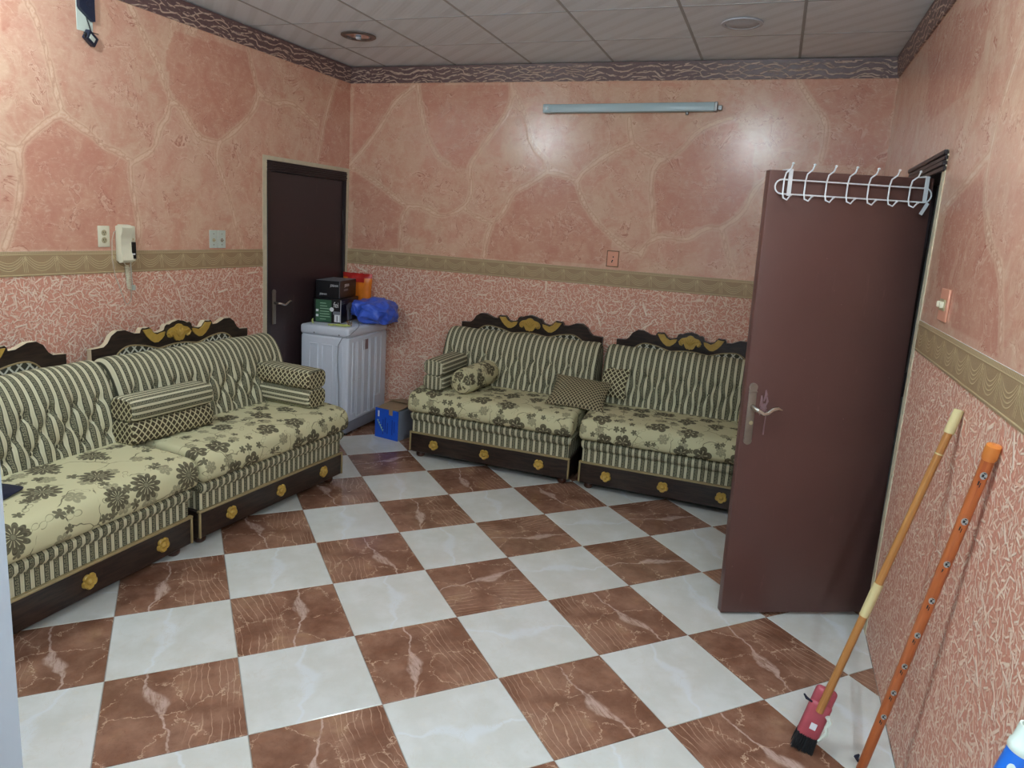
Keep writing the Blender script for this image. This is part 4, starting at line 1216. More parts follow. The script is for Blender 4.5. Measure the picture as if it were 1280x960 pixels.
def bolster(loc, rotz, label, L=0.40, r_=0.088, tilt=0.0):
    ro = root('bolster', loc, rotz, label, 'bolster', 'floral bolsters on the back sofa')
    prof = [(0.0, -L / 2 - 0.012), (r_ * .55, -L / 2 - 0.008), (r_ * .88, -L / 2 + 0.004), (r_, -L / 2 + 0.030), (r_ * 1.02, -L * .2), (r_ * 1.03, 0), (r_ * 1.02, L * .2), (r_, L / 2 - 0.030), (r_ * .88, L / 2 - 0.004), (r_ * .55, L / 2 + 0.008), (0.0, L / 2 + 0.012)]
    n = 32; V = [(z, max(r, 1e-4) * math.cos(2 * PI * j / n), max(r, 1e-4) * math.sin(2 * PI * j / n)) for r, z in prof for j in range(n)]
    F, U = [], []; v_ = [0.0]
    for a, b in zip(prof[:-1], prof[1:]): v_.append(v_[-1] + math.dist(a, b))
    for i in range(len(prof) - 1):
        for j in range(n):
            jj = (j + 1) % n
            F.append((i * n + j, (i + 1) * n + j, (i + 1) * n + jj, i * n + jj))
            a0, a1 = 2 * PI * r_ * j / n, 2 * PI * r_ * (j + 1) / n
            U.append([(a0, v_[i]), (a0, v_[i + 1]), (a1, v_[i + 1]), (a1, v_[i])])
    mb = MB(); mb.add(V, F, 0, U); mb.build('cover', M['floral'], ro)
    for s in (-1, 1):
        mb = MB(); mb.tube([(s * (L / 2 + 0.002), r_ * .90 * math.cos(2 * PI * k / 24), r_ * .90 * math.sin(2 * PI * k / 24)) for k in range(24)], 0.004, 6, close=True); mb.build('piping', M['floral'], ro)
    ro.rotation_euler = (0, tilt, rotz)
    return ro
bolster((-1.925, 4.665, 0.600), R(82), 'floral bolster leaning against the striped arm cushion of the back sofa', 0.40, 0.090, R(-3))
bolster((-0.005, 4.640, 0.598), R(90), 'floral bolster at the right end of the back sofa, half behind the door', 0.40, 0.088)

def pillow(loc, rot, label, w, d, t, mat):
    r = root('throw_pillow', loc, 0, label, 'pillow', None, None, rot)
    n = 22; V, F, U = [], [], []
    def pt(a, b, s):
        k = (1 - abs(a) ** 2.6) * (1 - abs(b) ** 2.6)
        pin = 1 - 0.10 * (1 - a * a) * abs(b) ** 2 - 0.0
        pin2 = 1 - 0.10 * (1 - b * b) * abs(a) ** 2
        return (a * w / 2 * pin2, b * d / 2 * pin, s * t / 2 * max(k, 0) ** 0.55)
    for s in (1, -1):
        o = len(V)
        for i in range(n + 1):
            for j in range(n + 1):
                V.append(pt(-1 + 2 * i / n, -1 + 2 * j / n, s))
        for i in range(n):
            for j in range(n):
                f = [o + i * (n + 1) + j, o + (i + 1) * (n + 1) + j, o + (i + 1) * (n + 1) + j + 1, o + i * (n + 1) + j + 1]
                if s < 0: f.reverse()
                F.append(f); U.append([(V[q][0], V[q][1]) for q in f])
    mb = MB(); mb.add(V, F, 0, U); mb.build('cover', mat, r)
    ed = []
    for a, b in [(-1 + 2 * i / 14, -1) for i in range(14)] + [(1, -1 + 2 * i / 14) for i in range(14)] + [(1 - 2 * i / 14, 1) for i in range(14)] + [(-1, 1 - 2 * i / 14) for i in range(14)]:
        ed.append(pt(a, b, 1))
    mb = MB(); mb.tube(ed, 0.004, 6, close=True); mb.build('piping', mat, r)
    return r
pillow((-1.150, 4.680, 0.585), (R(26), R(3), R(4)), 'flat lattice pillow lying on the seat where the two back sofa units meet', 0.40, 0.34, 0.09, M['lattice_s'])
pillow((-0.955, 4.875, 0.650), (R(68), 0, R(-8)), 'small lattice pillow tucked upright behind the flat one', 0.20, 0.22, 0.06, M['lattice'])

# dark navy cloth at the left edge
def blob(name, mat, parent, f, n=5, sharp=60):
    bm = bmesh.new(); bmesh.ops.create_icosphere(bm, subdivisions=n, radius=1.0)
    for v in bm.verts: v.co = f(v.co.copy())
    mb = MB(); mb.bm(bm)
    return mb.build(name, mat, parent, sharp=sharp)
r = root('folded_cloth', (-2.85, 1.705, 0.506), R(-12), 'dark navy cloth with a pointed corner on the big daisy seat', 'cloth')
def fcloth(c):
    x, y, z = c
    k = 1 - 0.5 * max(0, y) ** 1.5
    q = Vector((x * 0.16 * k + 0.05 * max(0, y) ** 2, y * 0.21, max(z, -0.3) * 0.05 * (1 - 0.75 * max(0, y)) + 0.015))
    return q + Vector((0, 0, 0.012 * mnoise.noise(c * 3.0) * (1 - max(0, y))))
blob('cloth', M['navycloth'], r, fcloth, 4)

# ---------------------------------------------------------------- washing machine and what stands on it
wrot = R(2)      # local y runs along the right-hand face, away from the camera
wm = root('washing_machine', (-2.945, 4.57, 0), wrot, 'white twin-tub washing machine in the corner before the dark door', 'washing machine')
# local: near corner at origin, x negative = along the left face, y positive = along the right face
A_, B_ = 0.425, 0.62
mb = MB(); mb.rbox(-A_ + 0.012, -0.012, 0.012, B_ - 0.008, 0.015, 0.125, 0.012, 2); mb.build('base', M['washer_base'], wm)
mb = MB(); mb.rbox(-A_, 0, 0, B_, 0.105, 0.775, 0.020, 3); body = mb.build('body', M['washer'], wm)
mb = MB(); mb.rbox(-A_ - 0.004, 0.004, -0.004, B_ + 0.004, 0.772, 0.850, 0.022, 3); mb.build('top', M['washer'], wm)
for y0, y1, z0 in ((0.060, 0.125, 0.16), (0.135, 0.225, 0.13), (0.235, 0.325, 0.13), (0.335, 0.425, 0.13), (0.435, 0.52, 0.24)):
    mb = MB(); mb.rbox(-0.004, 0.006, y0, y0 + 0.012, z0, 0.735, 0.003, 1); mb.rbox(-0.004, 0.006, y1 - 0.012, y1, z0, 0.735, 0.003, 1)
    mb.rbox(-0.004, 0.006, y0 + 0.010, y1 - 0.010, z0, z0 + 0.010, 0.003, 1)
    mb.build('rib', M['washer'], body)
mb = MB(); mb.rbox(-0.004, 0.004, 0.090, 0.32, 0.425, 0.432, 0.002, 1); mb.build('rib', M['washer'], body)
for x0, x1 in ((-0.345, -0.265), (-0.235, -0.135), (-0.11, -0.05)):
    mb = MB(); mb.rbox(x0, x0 + 0.008, -0.005, 0.004, 0.20, 0.71, 0.002, 1); mb.rbox(x1 - 0.008, x1, -0.005, 0.004, 0.20, 0.71, 0.002, 1); mb.rbox(x0, x1, -0.005, 0.004, 0.702, 0.710, 0.002, 1)
    mb.build('rib', M['washer'], body)
mb = MB(); mb.rbox(-0.002, 0.002, 0.215, 0.300, 0.655, 0.735, 0.001, 1); mb.build('sticker', M['sticker'], body)
for x in (-0.30, -0.08):
    mb = MB(); mb.lathe([(0.006, 0), (0.006, 0.003), (0, 0.004)], 10, 0, Matrix.Translation((x, -0.003, 0.792)) @ Matrix.Rotation(PI / 2, 4, 'X')); mb.build('screw', M['washer_base'], wm)
for x in (-A_ + 0.04, -0.04):
    for y in (0.04, B_ - 0.04):
        mb = MB(); mb.lathe([(0.018, 0), (0.022, 0.004), (0.022, 0.020)], 12, 0, Matrix.Translation((x, y, 0))); mb.build('foot', M['dark'], wm)
wl = lambda x, y, z=0.0: Vector((-2.945, 4.57, 0)) + Matrix.Rotation(wrot, 3, 'Z') @ Vector((x, y, z))
mb = MB()
P = [wl(-0.085, 0.30, 0.856), wl(-0.05, 0.22, 0.862), wl(-0.02, 0.19, 0.858), wl(0.010, 0.12, 0.845), wl(0.016, 0.05, 0.825), wl(0.012, -0.006, 0.80), wl(-0.045, -0.018, 0.775), wl(-0.075, -0.018, 0.72), wl(-0.082, -0.016, 0.62), wl(-0.078, -0.016, 0.52), wl(-0.066, -0.016, 0.40), wl(-0.062, -0.016, 0.10)]
mb.tube(P, 0.0035, 6)
tag(mb.build('cable', M['cablegrey']), 'thin white cable hanging down the front of the washing machine', 'cable')

# green and black carton
def carton(name, loc, rotz, label, x, y, z, mats, cat='box'):
    r = root(name, loc, rotz, label, cat)
    mb = MB(); mb.rbox(-x, 0, 0, y, 0, z, 0.0025, 1); b = mb.build('carton', mats, r)
    return r, b
brot = R(11)
gr, gb = carton('carton', (-3.130, 4.735, 0.851), brot, 'green and black appliance carton standing on the washing machine', 0.225, 0.375, 0.188, M['blackbox'])
def decal(nm, parent, face, a0, a1, z0, z1, mat, t=0.0012):
    mb = MB()
    if face == 'left': mb.box(a0, a1, -t, 0.0005, z0, z1)
    else: mb.box(-0.0005, t, a0, a1, z0, z1)
    return mb.build(nm, mat, parent)
decal('green_panel', gb, 'left', -0.205, -0.075, 0.006, 0.180, M['greenbox'])
for k, (w_, z_) in enumerate(((.05, .150), (.06, .128), (.085, .108), (.075, .086), (.080, .066), (.085, .046), (.05, .024))):
    decal('pale_line', gb, 'left', -0.170, -0.170 + w_, z_, z_ + 0.006, M['palegreen'], 0.002)
for z_ in (.085, .045): decal('white_square', gb, 'left', -0.203, -0.182, z_, z_ + 0.018, M['whiteprint'], 0.002)
mb = MB(); mb.lathe([(0.017, 0), (0.017, 0.002), (0, 0.002)], 16, 0, Matrix.Translation((-0.072, -0.0005, 0.108)) @ Matrix.Rotation(PI / 2, 4, 'X')); mb.build('round_mark', M['whiteprint'], gb)
text_mesh('lettering', 'fei', 0.062, M['whiteprint'], gb, (-0.058, -0.0012, 0.125), (PI / 2, 0, 0), 'LEFT', 0.72)
# picture of the appliance: a pale body with two dark slots
decal('appliance_body', gb, 'left', -0.050, -0.004, 0.010, 0.070, M['whiteprint'])
decal('appliance_lid', gb, 'left', -0.060, -0.002, 0.068, 0.094, M['greyprint'], 0.0016)
decal('slot', gb, 'left', -0.030, -0.024, 0.014, 0.060, M['blackbox'], 0.002)
decal('white_edge', gb, 'right', 0.0, 0.008, 0.004, 0.184, M['whiteprint'])
mb = MB(); mb.add([(0.0012, 0.190 + 0.062 * math.cos(2 * PI * k / 20), 0.122 + 0.030 * math.sin(2 * PI * k / 20)) for k in range(20)], [tuple(range(20))]); mb.build('appliance_lid', M['greyprint'], gb)
decal('appliance_body', gb, 'right', 0.142, 0.182, 0.012, 0.120, M['greyprint'])
decal('appliance_body', gb, 'right', 0.200, 0.240, 0.012, 0.120, M['greyprint'])
decal('appliance_handle', gb, 'right', 0.120, 0.134, 0.095, 0.135, M['greyprint'])
for z_ in (.150, .165): decal('small_print', gb, 'right', 0.025, 0.085, z_, z_ + 0.005, M['greyprint'])
br, bb = carton('carton', (-3.168, 4.775, 1.040), brot, 'flat black carton with white lettering lying on the green carton', 0.200, 0.345, 0.138, M['blackbox'])
text_mesh('lettering', 'JERBHAN', 0.026, M['whiteprint'], bb, (-0.078, -0.0008, 0.092), (PI / 2, 0, 0), 'LEFT', 0.62)
text_mesh('lettering', 'JERBHAN', 0.020, M['whiteprint'], bb, (-0.165, -0.0008, 0.024), (PI / 2, 0, 0), 'LEFT', 0.72)
text_mesh('lettering', 'JERBHAN', 0.032, M['whiteprint'], bb, (0.0008, 0.100, 0.088), (PI / 2, 0, PI / 2), 'LEFT', 0.72)
decal('grey_line', bb, 'right', 0.085, 0.170, 0.056, 0.070, M['greyprint'])
decal('worn_edge', bb, 'left', -0.003, 0.0, 0.002, 0.136, M['greyprint'])
mb = MB(); mb.box(-0.198, -0.002, 0.002, 0.343, 0.1378, 0.139); mb.build('lid', M['greyprint'], bb)

# crisp bag standing behind the cartons
r = root('crisp_packet', (-3.262, 5.180, 0.851), R(3), 'orange and red foil snack packet behind the black carton', 'snack packet')
mb = MB(); n = 20; V, F = [], []
for s in (-1, 1):
    o = len(V)
    for i in range(n + 1):
        for j in range(n + 1):
            a, b = -1 + 2 * i / n, -1 + 2 * j / n
            k = max(0, (1 - a ** 4) * (1 - b ** 4)) ** 0.6
            w_ = 1 - 0.05 * (1 - b * b)
            V.append((a * 0.138 * w_ + 0.004 * mnoise.noise(Vector((b * 4, s, 0))), s * (0.036 * k + 0.001) + 0.010 * mnoise.noise(Vector((a * 2.5, b * 2.5, s * 3))) * (0.3 + k), 0.185 + b * 0.185 + 0.008 * mnoise.noise(Vector((a * 5, 2, 0))) * (b > 0.9)))
    for i in range(n):
        for j in range(n):
            f = [o + i * (n + 1) + j, o + (i + 1) * (n + 1) + j, o + (i + 1) * (n + 1) + j + 1, o + i * (n + 1) + j + 1]
            if s > 0: f.reverse()
            F.append(f)
mb.add(V, F, 0)
for k, f in enumerate(mb.f):
    z = sum(mb.v[i][2] for i in f) / 4; x = sum(mb.v[i][0] for i in f) / 4
    if z > 0.332 or (abs(x) < 0.075 and z > 0.305 - abs(x) * 0.1): mb.mi[k] = 1
mb.build('foil', [M['crisp_o'], M['crisp_r']], r, sharp=35)

# blue plastic bag slumped over the right edge of the machine
r = root('plastic_bag', (-2.970, 4.985, 0.856), 0, 'crumpled blue plastic bag on the far right edge of the washing machine', 'plastic bag')
def fbag(c):
    def rd(f, o): return 1 - abs(mnoise.noise(c * f + Vector(o))) * 2.0
    k = 0.80 + 0.20 * rd(1.1, (3, 1, 7)) + 0.10 * rd(2.3, (9, 2, 5)) + 0.02 * rd(6.0, (1, 8, 2))
    sx = math.copysign(abs(c.x) ** 0.75, c.x); sz = math.copysign(abs(c.z) ** 0.7, c.z)
    q = Vector((sx * 0.160 * k, c.y * 0.19 * k, 0.092 + sz * 0.105 * k))
    if c.x > 0.3: q.z -= 0.05 * (c.x - 0.3); q.x += 0.03 * (c.x - 0.3)
    if c.x < -0.3: q.z += 0.03 * (-c.x - 0.3)
    return Vector((q.x, q.y, max(q.z, 0.002)))
blob('bag', M['bluebag'], r, fbag, 5, 22)
mb = MB()
for s, (dx, dy, dz) in enumerate(((-0.14, -0.13, 0.09), (-0.17, -0.08, 0.06))):
    n = 8; pts = []
    for i in range(n + 1):
        t = i / n
        c0 = Vector((-0.08, -0.08, 0.10)).lerp(Vector((dx, dy, dz)), t)
        w_ = 0.035 * (1 - 0.3 * t)
        zz = 0.010 * math.sin(7 * t + s * 2)
        pts.append((c0 + Vector((w_ * .6, -w_ * .6, w_ + zz)), c0 + Vector((0, 0, zz * -1.5)), c0 + Vector((-w_ * .6, w_ * .6, -w_ + zz))))
    V = [p for row in pts for p in row]
    mb.add(V, [(i * 3 + j, i * 3 + j + 1, (i + 1) * 3 + j + 1, (i + 1) * 3 + j) for i in range(n) for j in range(2)])
h_o = mb.build('handle_loop', M['bluebag'], r)
md = h_o.modifiers.new('thickness', 'SOLIDIFY'); md.thickness = 0.0012

# peel and twigs in front of the carton
r = root('fruit_peel', (*wl(-0.115, 0.060)[:2], 0.850), R(10), 'yellow-green scraps lying before the green carton on the washing machine', 'scraps')
for k, (x, y, s_) in enumerate(((0.0, 0, 1.0), (0.045, 0.016, 0.8), (-0.07, 0.004, 0.7))):
    def fp(c, x=x, y=y, s_=s_): return Vector((x + c.x * 0.045 * s_, y + c.y * 0.026 * s_, 0.010 * s_ + max(c.z, -0.9) * 0.010 * s_ + 0.006 * mnoise.noise(c * 2 + Vector((x * 40, 0, 0)))))
    blob('peel', M['peel'], r, fp, 3)
mb = MB()
rs = random.Random(8)
for k in range(7):
    x = 0.055 + rs.random() * 0.03; y = 0.02 + rs.random() * 0.02
    mb.tube([(x, y, 0.004), (x + (rs.random() - .5) * .03, y, 0.02 + rs.random() * .012), (x + (rs.random() - .5) * .05, y + .004, 0.03 + rs.random() * .02)], 0.0025, 5)
mb.build('dry_stalk', M['twig'], r)
r = root('foam_scrap', (*wl(-0.345, 0.055)[:2], 0.850), R(20), 'small pale curved scrap at the left of the green carton', 'scraps')
mb = MB(); mb.tube([(0, 0, 0.004), (-0.008, 0, 0.012), (-0.010, 0, 0.026), (-0.004, 0, 0.040)], [0.006, 0.008, 0.007, 0.004], 8); mb.build('scrap', M['peel'], r)

# ---------------------------------------------------------------- blue box on the floor
r = root('carton', (-2.550, 4.668, 0), R(-9), 'open blue and grey carton on the floor beside the back sofa', 'box')
bx, by, bz = 0.225, 0.34, 0.235
mb = MB(); t = 0.004
mb.box(-bx, 0, 0, t, 0, bz); b = mb.build('front_panel', M['bluebox'], r)
mb = MB(); mb.box(-t, 0, t, by, 0, bz); sp = mb.build('side_panel', M['greycard'], r)
mb = MB(); mb.box(-bx, -bx + t, t, by, 0, bz); mb.build('side_panel', M['bluedeep'], r)
mb = MB(); mb.box(-bx + t, -t, by - t, by, 0, bz); mb.build('back_panel', M['bluebox'], r)
mb = MB(); mb.box(-bx + t, -t, t, by - t, 0.001, 0.004); mb.build('bottom', M['card'], r)
mb = MB(); mb.box(-bx, 0.004, 0, 0.19, 0, 0.004, 0, Matrix.Translation((0, 0.0, bz + 0.006)) @ Matrix.Rotation(R(6), 4, 'X') @ Matrix.Rotation(R(-3), 4, 'Y')); mb.build('flap', M['card'], r)
mb = MB(); mb.box(-bx, 0.0, -0.19, 0, 0, 0.004, 0, Matrix.Translation((0, by, bz + 0.002)) @ Matrix.Rotation(R(-9), 4, 'X')); mb.build('flap', M['card'], r)
mb = MB(); mb.box(0, 0.10, 0.01, by - .01, 0, 0.003, 0, Matrix.Translation((-0.001, 0, bz - 0.004)) @ Matrix.Rotation(R(186), 4, 'Y')); mb.build('inner_flap', M['greycard'], r)
mb = MB(); mb.box(-0.090, -0.055, -0.0015, 0.003, bz - 0.040, bz + 0.006); mb.build('torn_tape', M['card'], b)
mb = MB(); mb.box(-0.198, -0.184, -0.0012, 0.0005, 0.168, 0.215); mb.build('white_mark', M['whiteprint'], b)
for k, (x, z0, z1) in enumerate(((-.150, .03, .15), (-.128, .05, .17), (-.106, .04, .13), (-.060, .04, .16), (-.040, .06, .15))):
    mb = MB(); mb.box(x, x + 0.008, -0.001, 0.0005, z0, z1); mb.build('deep_blue_stripe', M['bluedeep'], b)
mb = MB()
for k in range(5):
    x = -0.205 + k * 0.012; z = 0.135 - k * 0.018
    mb.box(x, x + 0.016, -0.0012, 0.0005, z, z + 0.007); mb.box(x + 0.006, x + 0.012, -0.0012, 0.0005, z - 0.010, z)
mb.build('pale_pattern', M['palegreen'], b)

# ---------------------------------------------------------------- wall fittings
def wall_root(name, wall, u, z, label, cat, tilt=0.0):
    if wall == 'left': return root(name, (xl(u) + 0.0005, u, z), PI / 2 - LEFT_ANG, label, cat)
    if wall == 'back': return root(name, (u, YB - 0.0005, z), 0, label, cat)
    return root(name, (XR - 0.0005, u, z), -PI / 2, label, cat)
# local: x to the right as you face the wall, -y out of the wall, z up
RX = Matrix.Rotation(PI / 2, 4, 'X')
r = wall_root('wall_socket', 'left', 2.916, 1.496, 'cream double socket plate left of the intercom', 'socket')
mb = MB(); mb.rbox(-0.036, 0.036, -0.006, 0, -0.058, 0.058, 0.003, 2); mb.build('plate', M['ivory'], r)
for z in (-0.020, 0.020):
    mb = MB(); mb.lathe([(0.0165, 0), (0.0165, 0.0075), (0.013, 0.008), (0, 0.0078)], 20, 0, Matrix.Translation((0, 0, z)) @ RX); o = mb.build('outlet', M['ivory_d'], r)
    for dx in (-0.006, 0.006):
        mb = MB(); mb.box(dx - 0.0014, dx + 0.0014, -0.0086, -0.0076, z - 0.002, z + 0.007); mb.build('slot', M['dark'], o)
    mb = MB(); mb.lathe([(0.0025, 0), (0.0025, 0.0088), (0, 0.0088)], 8, 0, Matrix.Translation((0, 0, z - 0.008)) @ RX); mb.build('slot', M['dark'], o)
r = wall_root('wall_switch', 'left', 3.752, 1.486, 'pale double switch plate left of the dark door', 'switch')
for dx, nm in ((-0.036, 'a'), (0.036, 'b')):
    mb = MB(); mb.rbox(dx - 0.0345, dx + 0.0345, -0.006, 0, -0.058, 0.058, 0.002, 1); pl_ = mb.build('plate', M['switchgrey'], r)
    mb = MB(); mb.lathe([(0.012, 0), (0.012, 0.002), (0.006, 0.003), (0.004, 0.014), (0, 0.015)], 14, 0, Matrix.Translation((dx, -0.006, -0.006)) @ RX); mb.build('toggle', M['nickel' if dx > 0 else 'ivory_d'], pl_)
    for z in (-0.036, 0.034):
        mb = MB(); mb.lathe([(0.004, 0), (0.004, 0.0075), (0, 0.008)], 8, 0, Matrix.Translation((dx, 0, z)) @ RX); mb.build('screw', M['bronze'], pl_)
r = wall_root('wall_socket', 'back', -1.118, 1.498, 'salmon painted socket plate on the back wall above the sofas', 'socket')
mb = MB(); mb.rbox(-0.040, 0.040, -0.006, 0, -0.054, 0.054, 0.002, 1); mb.rbox(-0.046, 0.046, -0.002, 0, -0.060, 0.060, 0.0008, 1, 1); mb.build('plate', [M['salmonplate'], M['twig']], r)
for dx, z in ((0.004, 0.014), (-0.004, -0.022), (0.000, -0.012)):
    mb = MB(); mb.lathe([(0.0055, 0), (0.0055, 0.0068), (0, 0.0069)], 8, 0, Matrix.Translation((dx, 0, z)) @ RX); mb.build('hole', M['dark'], r)
r = wall_root('wall_switch', 'right', 2.905, 1.511, 'salmon painted switch plate on the right wall above the broom', 'switch')
mb = MB(); mb.rbox(-0.064, 0.064, -0.007, 0, -0.057, 0.057, 0.002, 1); mb.build('plate', M['salmonplate'], r)
for dx in (-0.030, 0.016):
    mb = MB(); mb.rbox(dx - 0.006, dx + 0.006, -0.022, -0.007, -0.010, 0.012, 0.003, 1); mb.build('toggle', M['ivory'], r)
mb = MB(); mb.rbox(-0.050, 0.038, -0.010, -0.007, -0.020, 0.020, 0.002, 1); mb.build('inset', M['ivory_d'], r)

# intercom handset
r = wall_root('intercom', 'left', 3.042, 1.458, 'cream intercom handset on the left wall above the sofa', 'intercom')
mb = MB(); mb.rbox(-0.055, 0.058, -0.030, 0, -0.100, 0.100, 0.008, 2); b = mb.build('body', M['ivory'], r)
prof = [(-0.030, -0.106), (-0.056, -0.103), (-0.066, -0.090), (-0.062, -0.062), (-0.054, -0.045), (-0.052, 0.0), (-0.054, 0.045), (-0.062, 0.062), (-0.066, 0.090), (-0.056, 0.104), (-0.030, 0.107)]
mb = MB(); mb.ring([[(x, y, z) for y, z in prof] for x in (-0.060, -0.055, 0.002, 0.007)], 0, True, True)
mb.build('handset', M['ivory'], r)
mb = MB(); mb.rbox(0.012, 0.054, -0.036, -0.028, -0.085, 0.010, 0.003, 1); o = mb.build('dark_panel', M['dark'], b)
mb = MB(); mb.box(0.024, 0.044, -0.0375, -0.0355, -0.062, -0.054); mb.build('white_mark', M['whiteprint'], o)
mb = MB(); mb.rbox(0.034, 0.042, -0.034, -0.029, 0.022, 0.030, 0.001, 1); mb.build('button', M['ivory_d'], b)
pts = []
for k in range(150):
    t = k / 149; a = t * 2 * PI * 13
    pts.append((0.0 + 0.012 * t + 0.011 * math.cos(a), -0.020 + 0.011 * math.sin(a), -0.128 - 0.130 * t))
mb = MB(); mb.tube([(-0.026, -0.03, -0.104), (-0.012, -0.02, -0.118)] + pts, 0.0032, 6)
mb.build('coiled_cord', M['ivory'], r)
mb = MB(); mb.tube([(0.030, -0.010, -0.10), (0.030, -0.010, -0.30), (0.026, -0.006, -0.33), (0.008, -0.005, -0.345), (-0.008, -0.005, -0.335), (-0.036, -0.005, -0.26), (-0.066, -0.005, -0.18), (-0.082, -0.006, -0.08), (-0.080, -0.008, 0.02), (-0.068, -0.010, 0.062), (-0.056, -0.012, 0.070)], 0.0026, 6)
mb.build('loop_wire', M['cord'], r)
mb = MB(); mb.rbox(0.034, 0.056, -0.020, 0, -0.268, -0.236, 0.006, 2); mb.tube([(0.036, -0.008, -0.10), (0.040, -0.010, -0.240)], 0.002, 6)
mb.build('plug', M['switchgrey'], r)

# boxes high on the left wall
r = wall_root('wall_bracket', 'left', 2.862, 2.640, 'dark navy box screwed on a pale plate high on the left wall', 'wall box')
mb = MB(); mb.rbox(-0.048, 0.044, -0.004, 0, -0.105, 0.090, 0.002, 1); mb.build('plate', M['plategreen'], r)
mb = MB()
poly = [(-0.044, 0.086), (0.036, 0.086), (0.042, 0.060), (0.042, -0.048), (0.030, -0.050), (-0.036, -0.006), (-0.044, 0.006)]
mb.prism(poly[::-1], -0.026, -0.003); o = mb.build('cover', M['navy'], r, sharp=30)
mb = MB(); mb.lathe([(0.014, 0), (0.014, 0.004), (0.008, 0.002), (0, 0.002)], 18, 0, Matrix.Translation((0.004, -0.026, 0.026)) @ RX); mb.build('knob', M['navy'], o)
mb = MB(); mb.tube([(0.006, -0.006, -0.03), (0.010, -0.009, -0.05), (0.018, -0.012, -0.078), (0.022, -0.016, -0.105)], 0.003, 6); mb.build('wire', M['dark'], r)
r = wall_root('wall_box', 'left', 2.868, 2.506, 'small dark module dangling on a wire below the navy box', 'wall box')
mb = MB(); mt = Matrix.Translation((0.004, -0.020, 0.0)) @ Matrix.Rotation(R(28), 4, 'Y') @ Matrix.Rotation(R(14), 4, 'Z')
mb.rbox(-0.036, 0.036, -0.018, 0.012, -0.026, 0.026, 0.003, 1, 0, mt); o = mb.build('module', M['navy'], r)
mb = MB(); mb.rbox(-0.024, 0.016, -0.021, -0.017, -0.014, 0.010, 0.002, 1, 0, mt); mb.build('circuit', M['plategreen'], o)
mb = MB(); mb.tube([mt @ Vector(q) for q in ((-0.034, -0.01, -0.02), (-0.048, -0.012, -0.014), (-0.052, -0.01, -0.006))], 0.006, 6); mb.build('cable_stub', M['dark'], o)
mb = MB(); mb.tube([(0.018, -0.016, 0.030), (0.030, -0.012, 0.033), (0.066, -0.006, 0.034)], 0.002, 6); mb.build('wire', M['dark'], r)

# fluorescent lamp batten, unlit
r = wall_root('tube_lamp', 'back', -1.107, 2.558, 'unlit pale tube lamp batten high on the back wall', 'lamp')
tl = Matrix.Rotation(R(-0.85), 4, 'Y')
mb = MB(); mb.rbox(-0.610, 0.605, -0.052, -0.0, -0.030, 0.030, 0.010, 2, 0, tl); mb.build('batten', M['tube'], r)
mb = MB(); mb.rbox(-0.616, -0.560, -0.055, -0.002, -0.031, 0.031, 0.006, 2, 0, tl); o = mb.build('end_cap', M['tube'], r)
for dx in (-0.602, -0.580):
    mb = MB(); mb.box(dx - 0.006, dx + 0.006, -0.0565, -0.054, -0.010, 0.010, 0, tl); mb.build('slot', M['metal'], o)
mb = MB(); mb.rbox(0.598, 0.620, -0.054, -0.002, -0.031, 0.031, 0.004, 1, 0, tl); mb.rbox(0.620, 0.650, -0.034, -0.016, -0.022, 0.010, 0.004, 1, 0, tl); mb.build('end_cap', M['metal'], r)
mb = MB(); mb.lathe([(0.010, 0), (0.012, -0.012), (0.008, -0.022), (0, -0.023)], 14, 0, tl @ Matrix.Translation((0.42, -0.028, -0.029))); mb.build('starter', M['metal'], r)

# ---------------------------------------------------------------- broom and pole leaning on the right wall
def axis_matrix(a, b):
    a, b = Vector(a), Vector(b); z = (b - a).normalized()
    x = Vector((0, 0, 1)).cross(z).normalized(); y = z.cross(x)
    m = Matrix((x, y, z)).transposed().to_4x4(); m.translation = a
    return m, (b - a).length
a, b = (0.314, 2.375, 0.115), (0.573, 2.425, 1.232)
Mx, LN = axis_matrix(a, b)
br_ = root('broom', (0, 0, 0), 0, 'worn red brush on a bamboo stick leaning against the right wall', 'broom')
br_.matrix_world = Mx
mb = MB(); mb.tube([(0, 0, 0.050), (0, 0, LN * .5), (0, 0, LN)], [0.0125, 0.012, 0.0115], 12); st = mb.build('stick', M['bamboo'], br_)
mb = MB(); mb.tube([(0, 0, LN * 0.37), (0, 0, LN * 0.475)], [0.0145, 0.0150], 12); mb.build('tape', M['tape'], st)
mb = MB(); mb.tube([(0, 0, LN * 0.935), (0, 0, LN * 1.001)], [0.0150, 0.0140], 12); mb.build('tape', M['tape'], st)
mb = MB(); mb.tube([(0, 0, LN * 0.872), (0, 0, LN * 0.876)], 0.0125, 12); mb.build('node_ring', M['tape'], st)
